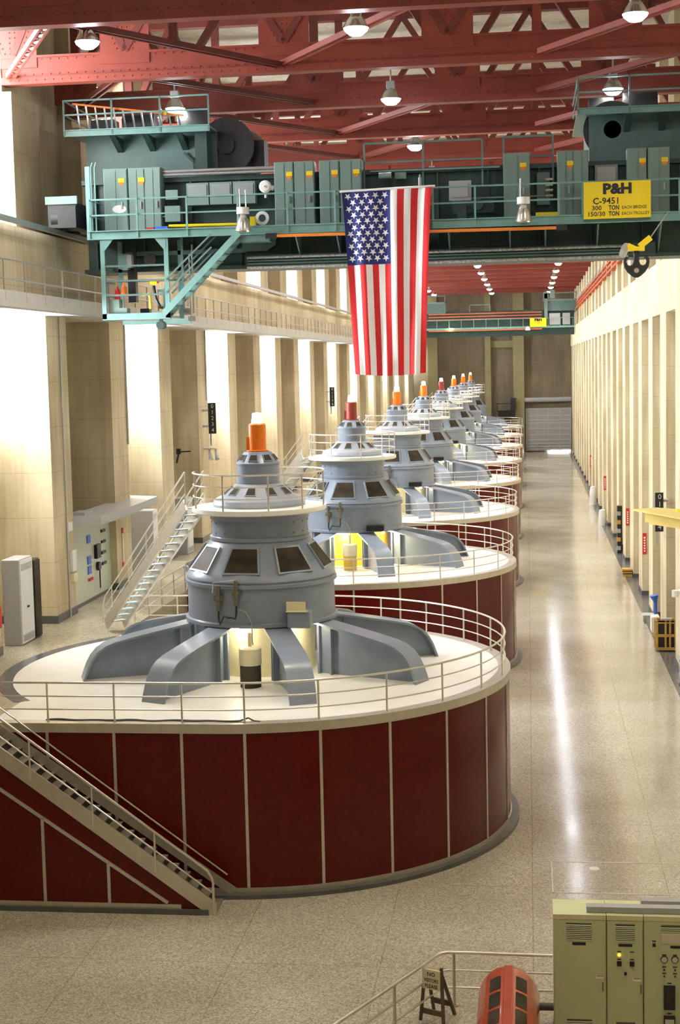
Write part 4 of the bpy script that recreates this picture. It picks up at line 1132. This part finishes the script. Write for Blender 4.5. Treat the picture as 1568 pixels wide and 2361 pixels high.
m = MB(); m.cyl((5.68,68.6,FZ+.1),(5.68,68.6,FZ+1.25),.08,12); m.cyl((5.68,68.6,FZ+1.2),(5.62,68.6,FZ+1.5),.09,14,0,.22); m.build('funnel_pipe', M['blue_plastic'], label='blue pipe with funnel top leaning behind the white container', category='pipe')
m = MB(); m.box(5.2,5.9,69.6,70.4,FZ+.28,FZ+.4); m.box(5.25,5.35,69.7,69.8,FZ,FZ+.3); m.box(5.75,5.85,69.7,69.8,FZ,FZ+.3); m.box(5.25,5.35,70.2,70.3,FZ,FZ+.3); m.build('low_cart', M['fascia'], smooth=False, label='low pale cart beyond the blue pipe', category='cart')
m = MB(); m.cyl((5.5,57.0,3.2),(5.8,57.0,3.3),.1,14); m.cyl((5.45,57.0,3.05),(5.45,57.0,3.3),.13,14); m.build('wall_lamp', M['white'], label='small white lamp on the nearest right wall pillar below the jib', category='lamp')
m = MB(); m.box(5.55,6.3,56.0,56.6,FZ,FZ+.08); m.box(5.55,5.62,56,56.6,FZ,FZ+1.0); m.box(6.2,6.3,56,56.6,FZ,FZ+1.0); m.box(5.5,6.35,55.95,56.65,FZ+.95,FZ+1.05); m.build('side_table', M['grey_cab'], smooth=False, label='small grey stand at the right picture edge by the wall', category='stand')
# far floor items by the wall
for q, (y, hgt, lab) in enumerate(((128, 1.6, 'white covered object by the right wall, farther one'), (112, 1.2, 'white covered object by the right wall, nearer one'))):
    m = MB(); m.lathe([(.001,hgt),(.22,hgt-.05),(.28,hgt*.7),(.32,.1),(.32,0)], 14, (5.4,y,FZ)); m.build('covered_object', M['white'], label=lab, category='covered equipment')
t = empty('storage_rack', (5.55, 95.5, FZ), label='narrow orange and black rack halfway down the right wall', category='rack')
m = MB(); m.box(0,.3,0,.6,0,3.0); m.build('frame', M['black'], t, smooth=False)
for q in range(5):
    m = MB(); m.box(-.04,.2,-.04,.3,.2+.55*q,.45+.55*q); m.build('bin', M['crate_wood'] if q % 2 else M['grey_cab'], t, smooth=False)
m = MB(); m.box(5.25,5.75,85.0,85.8,FZ,FZ+.14); m.box(5.2,5.75,85.0,85.8,FZ+.2,FZ+.28); m.box(5.2,5.75,85,85.8,FZ+.34,FZ+.42); m.build('pallet_truck', M['crate_wood'], smooth=False, label='low stack of boards on the floor by the right wall', category='board stack')

# ================================================================== LEFT GALLERY THINGS
def tall_cabinet(x1, y0, wx, wy, h, lab, dark=False):
    t = empty('control_cabinet', (x1-wx/2, y0, GZ), label=lab, category='cabinet')
    m = MB(); m.box(-wx/2, wx/2, 0, wy, 0, h); m.build('body', M['grey_cab'] if not dark else M['black'], t, smooth=False, bevel=.03)
    m = MB(); m.box(wx/2, wx/2+.03, .03, wy-.03, .05, h-.05); d = m.build('door', M['grey_front'] if not dark else M['glass_dark'], t, smooth=False)
    if not dark:
        m = MB()
        for q in range(6): m.box(wx/2+.03, wx/2+.045, .1, wy-.12, h-.35+.035*q, h-.335+.035*q); m.box(wx/2+.03, wx/2+.045, .1, wy-.12, .12+.035*q, .135+.035*q)
        m.build('vent', M['grey_cab'], d, smooth=False)
        m = MB(); m.box(wx/2+.03, wx/2+.07, wy*.45, wy*.55, h*.42, h*.44); m.build('handle', M['black'], d, smooth=False)
    return t
tall_cabinet(-15.12, 42.75, .55, 1.15, 2.6, 'grey cabinet with white door at the far left beside the nearest wall pillar')
tall_cabinet(-15.10, 43.95, .5, .6, 2.45, 'black glossy cabinet standing behind the white-doored cabinet', True)
tall_cabinet(-15.12, 58.85, 1.2, .75, 2.5, 'grey cabinet with white door just right of the green switchboard')
tall_cabinet(-14.95, 64.2, .75, 1.1, 2.5, 'grey cabinet seen behind the steep stair of the nearest generator')
sb = empty('switchboard', (-15.5, 48.8, GZ), label='pale green switchboard under a grey canopy in the left wall bay', category='switchboard')
m = MB(); m.box(-.4, 0, 0, 5.15, .12, 3.0); m.build('panel', M['board_green'], sb, smooth=False)
m = MB(); m.box(-.45, .02, -.0, 5.18, 0, .12); m.build('plinth', M['plinth'], sb, smooth=False)
m = MB()
for (y, z) in ((2.15,2.1),(2.15,1.35),(2.15,.95+.05)): m.box(0,.03,y,y+.4,z,z+.28)
m.build('blue_label', M['blue_plastic'], sb, smooth=False, label='blue square panels')
m = MB()
for (y, z) in ((3.9,2.3),(3.9,1.9),(3.9,1.5),(3.9,1.1)): m.box(0,.05,y,y+.5,z,z+.1)
m.box(0,.12,3.0,3.5,1.45,1.95); m.cyl((0,3.3,1.15),(.12,3.3,1.15),.16,14); m.cyl((.1,3.3,.35),(.1,3.3,1.1),.025,8)
m.build('meter', M['black'], sb)
m = MB()
for q in range(4): m.cyl((0,2.2+.14*q,.8),(.05,2.2+.14*q,.8),.05,10)
m.build('push_button', M['red'], sb)
m = MB(); m.prism([(-15.6,48.5),(-14.35,48.9),(-14.2,50.0),(-14.3,56.6),(-15.6,57.2)], 'z', 6.85, 7.12)
m.build('canopy', M['grey_cab'], smooth=False, label='flat grey canopy over the green switchboard on the left gallery', category='canopy')
m = MB(); m.box(-15.5,-15.0,49.2,50.2,7.12,7.22); m.build('flat_box', M['grey_cab'], smooth=False, label='thin flat grey box on top of the canopy', category='box')
m = MB(); m.box(XL,XL+.05,48.0,48.45,6.7,7.0); m.build('notice', M['white'], smooth=False, label='white paper notice with print on the pillar left of the switchboard', category='notice')
t = empty('first_aid_bag', (XL+.02, 48.2, 5.0), label='white and yellow wall unit on the pillar left of the switchboard', category='wall unit')
m = MB(); m.box(0,.1,-.1,.35,.35,1.05); m.build('pouch', M['white'], t, smooth=False)
m = MB(); m.box(0,.11,-.1,.35,0,.28); m.build('tray', M['sign_cream'], t, smooth=False)
m = MB(); m.box(XL+.005,XL+.04,54.6,54.75,4.6,6.1,0); m.box(XL+.005,XL+.05,54.58,54.78,4.6,4.8,1); m.box(XL+.005,XL+.05,54.58,54.78,5.9,6.1,1); m.build('wall_sign', [M['sign_cream'], M['red']], smooth=False, label='upright pale sign with red ends right of the green switchboard', category='sign')
t = empty('fire_extinguisher', (-15.12, 40.75, GZ+.9), label='red fire extinguisher at the left picture edge', category='fire extinguisher')
m = MB(); m.lathe([(.001,0),(.12,0),(.13,.05),(.13,.6),(.05,.72),(.001,.73)], 18); m.build('cylinder_body', M['red'], t)
m = MB(); m.box(-.05,.05,-.05,.05,.72,.85); m.build('valve', M['black'], t, smooth=False)
# conduits on the pillars
for x, y, z0, z1, lab in ((XL+.04, 47.9, GZ, 13.8, 'thin grey conduit up the left pillar beside the switchboard'), (XL+.04, 55.9, 9.2, 13.8, 'pale conduit high on the pillar right of the switchboard'), (XL+.04, 70.3, 10.5, 13.8, 'thin conduit above the left number board')):
    m = MB(); m.cyl((x,y,z0),(x,y,z1),.035,8); m.build('conduit', M['fascia'], label=lab, category='conduit')

# ================================================================== NEAR RIGHT CORNER
def green_cab(x0, x1, lab, kind):
    t = empty('control_cabinet', (x0, 26.3, FZ), label=lab, category='cabinet', group='pale green control cabinets')
    W = x1-x0; H = 2.3
    m = MB(); m.box(0, W-.012, 0, .78, .06, H); m.build('body', M['green_cab'], t, smooth=False, bevel=.008)
    m = MB(); m.box(0, W-.012, -.01, .78, H, H+.012); m.build('top_panel', M['green_top'], t, smooth=False)
    m = MB(); m.box(0, W-.012, -.012, .0, H-.07, H+.012); m.build('nameplate_strip', M['sign_cream'], t, smooth=False, label='pale strip along the top edge')
    m = MB(); m.box(.015, W-.03, -.025, 0, .12, H-.085); d = m.build('door', M['green_cab'], t, smooth=False)
    m = MB(); m.box(0, W, -.0, .7, 0, .08); m.build('plinth', M['plinth'], t, smooth=False)
    def vent(xc, w_, z0, z1):
        m = MB(); m.box(xc-w_/2, xc+w_/2, -.028, -.024, z0, z1, 1)
        nn = int((z1-z0)/.034)
        for q in range(nn): m.prism([(-.042, z0+q*.034+.006), (-.026, z0+q*.034+.022), (-.026, z0+q*.034+.004)], 'x', xc-w_/2, xc+w_/2, 0)
        m.build('louvre_vent', [M['green_cab'], M['plinth']], d, smooth=False)
    def plate(xc, z, w_=.24):
        m = MB(); m.box(xc-w_/2, xc+w_/2, -.032, -.025, z-.025, z+.025); m.build('name_plate', M['black_txt'], d, smooth=False, label='small black name plate')
    def handle(xc, z):
        m = MB(); m.box(xc-.012, xc+.012, -.05, -.025, z-.08, z+.08); m.build('handle', M['brass'], d, smooth=False)
    def sticker(xc, z):
        m = MB(); m.box(xc-.075, xc+.075, -.03, -.025, z-.035, z+.035, 0); m.box(xc-.05, xc+.07, -.031, -.03, z+.01, z+.03, 1); m.build('sticker', [M['white'], M['bar_red']], d, smooth=False, label='white and red sticker')
    def switch(xc, z, s=.04, mt='black_txt'):
        m = MB(); m.box(xc-s, xc+s, -.05, -.025, z-s*1.1, z+s*1.1); m.cyl((xc, -.075, z), (xc, -.05, z), s*.6, 10); m.build('switch', M[mt], d)
    def tag(xc, z, w_=.07):
        m = MB(); m.box(xc-w_/2, xc+w_/2, -.03, -.025, z-.01, z+.01); m.build('tag_plate', M['black_txt'], d, smooth=False)
    if kind == 0:
        vent(W*.48, .45, H-.45, H-.13); plate(W*.48, H-.51); sticker(W*.86, 1.18); handle(W*.92, 1.0); vent(W*.48, .45, .12, .38)
    elif kind == 1:
        vent(W*.5, .34, H-.46, H-.13); plate(W*.5, H-.52)
        m = MB(); m.cyl((W*.33,-.04,H-.70),(W*.33,-.025,H-.70),.022,12); m.build('pilot_light', M['amber'], d, label='glowing amber pilot light')
        tag(W*.33, H-.64); tag(W*.68, H-.64); tag(W*.33, H-.78); tag(W*.68, H-.78)
        switch(W*.33, H-.86); switch(W*.68, H-.86); switch(W*.5, H-1.04, .022); sticker(W*.8, 1.15); handle(W*.92, .98); vent(W*.5, .34, .12, .35)
    else:
        vent(W*.62, .62, H-.26, H-.13)
        m = MB(); m.box(W*.32, W*.95, -.035, -.025, H-.47, H-.28, 0); m.box(W*.35, W*.93, -.04, -.035, H-.45, H-.31, 1); m.build('display', [M['sign_cream'], M['glass']], d, smooth=False)
        plate(W*.62, H-.53, .3); switch(W*.18, H-.5, .025); tag(W*.18, H-.43)
        for xc in (.36,.55,.74,.92):
            m = MB(); m.cyl((W*xc,-.045,H-.76),(W*xc,-.025,H-.76),.065,20,0); m.cyl((W*xc,-.05,H-.76),(W*xc,-.045,H-.76),.052,20,1); m.build('dial_gauge', [M['black_txt'], M['glass']], d); tag(W*xc, H-.68)
            for z in (H-.95, H-1.07): switch(W*xc, z, .012); tag(W*xc, z+.05)
        for xc in (.45,.80):
            m = MB(); m.box(W*xc-.1, W*xc+.1, -.07, -.025, H-1.68, H-1.24, 0); m.box(W*xc-.05, W*xc+.05, -.074, -.07, H-1.6, H-1.32, 1); m.build('meter', [M['black_txt'], M['glass_dark']], d, smooth=False); tag(W*xc, H-1.2)
            m = MB(); m.box(W*xc-.1, W*xc+.1, -.08, -.025, H-1.98, H-1.80, 0); m.box(W*xc-.08, W*xc+.08, -.084, -.08, H-1.95, H-1.85, 1); m.build('meter', [M['black_txt'], M['glass']], d, smooth=False); tag(W*xc, H-1.76)
    return t
green_cab(.36, 1.31, 'pale green cabinet with two vents, leftmost of the row at the lower right', 0)
green_cab(1.31, 1.96, 'narrow pale green cabinet with amber light and two switches', 1)
green_cab(1.96, 2.95, 'pale green cabinet full of dials and meters at the right edge', 2)
m = MB(); m.box(.96, 3.0, 26.42, 26.62, 2.12, 2.22); m.build('cable_tray', M['grey_cab'], smooth=False, label='longer grey cable duct along the green cabinet tops', category='cable duct')
m = MB(); m.box(1.95, 3.0, 26.78, 26.98, 2.12, 2.22); m.build('cable_tray', M['grey_cab'], smooth=False, label='shorter grey cable duct behind the long one on the cabinet tops', category='cable duct')

t = empty('corner_railing', (-1.5, 27.5, FZ), label='three-bar aluminium railing with a bent corner beside the green cabinets', category='railing')
for z, rad in ((1.05,.032),(.70,.022),(.36,.022)):
    m = MB(); k0 = .25
    m.tube([(1.86,.0,z),(0.1,.04,z),(-.12,.03,z),(-.22,-.02,z),(-.30,-.12,z),(-1.1,-1.73,z),(-2.2,-3.9,z)], rad, 10); m.build('rail', M['rail'], t)
for x, y in ((0,.04),(-1.0,-1.53),(-1.9,-3.3)):
    m = MB(); m.cyl((x,y,0),(x,y,1.05),.03,12); m.cyl((x,y,0),(x,y,.02),.08,14); m.build('post', M['alu'], t)

# NO VISITORS PLEASE easel
ez = empty('easel_sign', (-1.85, 26.85, FZ), R(-24), label='small wooden easel with a cream board reading NO VISITORS PLEASE', category='sign')
for s_ in (-1,1):
    m = MB(); m.bar((s_*.24,-.08,0),(s_*.17,.0,1.05 if s_>0 else .98),.05,.05); m.build('leg', M['wood'], ez, smooth=False)
    m = MB(); m.bar((s_*.22,.42,0),(s_*.14,.03,.95),.05,.05); m.build('leg', M['wood'], ez, smooth=False)
m = MB(); m.box(-.24,.24,-.08,-.05,.14,.24); m.box(-.22,.22,.3,.34,.2,.3); m.build('cross_bar', M['wood'], ez, smooth=False)
m = MB(); m.box(-.2,.17,-.06,-.035,.62,1.0); bd = m.build('sign_board', M['sign_cream'], ez, smooth=False)
tm = MB()
text_mb(tm, 'NO', .105, (-.015,-.061,.88), (1,0,0), (0,0,1), 0, .002, 'CENTER', .003)
text_mb(tm, 'VISITORS', .095, (-.015,-.061,.765), (1,0,0), (0,0,1), 0, .002, 'CENTER', .003, .78)
text_mb(tm, 'PLEASE', .1, (-.015,-.061,.65), (1,0,0), (0,0,1), 0, .002, 'CENTER', .003, .85)
tm.build('lettering', M['black_txt'], bd, smooth=False)

# round red motor housing
mo = empty('motor', (-.45, 26.12, FZ), label='barrel-shaped red motor housing with dark vent windows in front of the railing', category='motor')
m = MB(); prof = []
nn = 36; rr = .56; cz = .56
vs = []; fs = []
secs = [(-2.6,.56),(.55,.56),(.72,.54),(.82,.48),(.88,.38),(.90,.2)]
for (y, r0) in secs:
    for q in range(nn): a = 2*PI*q/nn; vs.append((r0*math.sin(a), y, cz + r0*math.cos(a)))
for i in range(len(secs)-1):
    for q in range(nn): fs.append((i*nn+q, i*nn+(q+1)%nn, (i+1)*nn+(q+1)%nn, (i+1)*nn+q))
fs.append(tuple(range(nn))); fs.append(tuple((len(secs)-1)*nn+q for q in range(nn))[::-1])
m.add(vs, fs); m.build('housing', M['motor_red'], mo)
m = MB(); m.bar((0,-2.6,cz+rr+.005),(0,.70,cz+rr-.005),.17,.03); m.build('ridge', M['motor_red'], mo, smooth=False, bevel=.015)
for y0_, y1_ in ((-.30,.26),(-1.0,-.42),(-1.7,-1.12)):
    for sgn in (-1,1):
        g = MB(); a0, a1 = R(14), R(36); vs = []; k = 5
        for q in range(k+1):
            a = sgn*(a0+(a1-a0)*q/k)
            for y in (y0_, y1_): vs.append(((rr+.006)*math.sin(a), y, cz+(rr+.006)*math.cos(a)))
        g.add(vs, [(2*q,2*q+1,2*q+3,2*q+2) for q in range(k)]); g.build('vent_window', M['glass_dark'], mo, label='dark screened opening')
m = MB(); m.box(-.5,.5,-2.6,.6,0,.12); m.build('base', M['plinth'], mo, smooth=False)
m = MB(); m.cyl((.45,.55,.42),(.95,.55,.42),.07,14); m.build('pipe', M['plinth'], mo, label='dark grey pipe')

# floor hatch in the walkway
h = empty('floor_hatch', (.45, 36.0, FZ), label='rectangular flush floor hatch with bright metal edge and a round disc', category='hatch')
m = MB(); m.box(0,4.5,-.02,.02,0,.008); m.box(0,.03,-2.2,0,0,.008); m.box(0,4.5,-2.2,-2.16,0,.008); m.build('edge_trim', M['rail'], h, smooth=False)
m = MB(); m.lathe([(.001,.012),(.12,.012),(.13,0)], 20, (1.03,-.47,0)); m.build('disc', M['white'], h)
# wall things on the far wall
m = MB(); m.box(-4.2,-1.6,203.2,204.1,5.4,5.55); m.box(-4.2,-1.6,203.2,203.25,6.4,6.5); m.box(-4.15,-4.05,203.2,203.3,5.5,6.5); m.box(-2.3,-1.6,203.4,204,5.5,7.2); m.box(-4.0,-1.7,203.5,204.1,4.6,5.4)
m.build('wall_balcony', M['black'], smooth=False, label='small dark balcony with equipment on the far wall left of the rolling door', category='balcony')
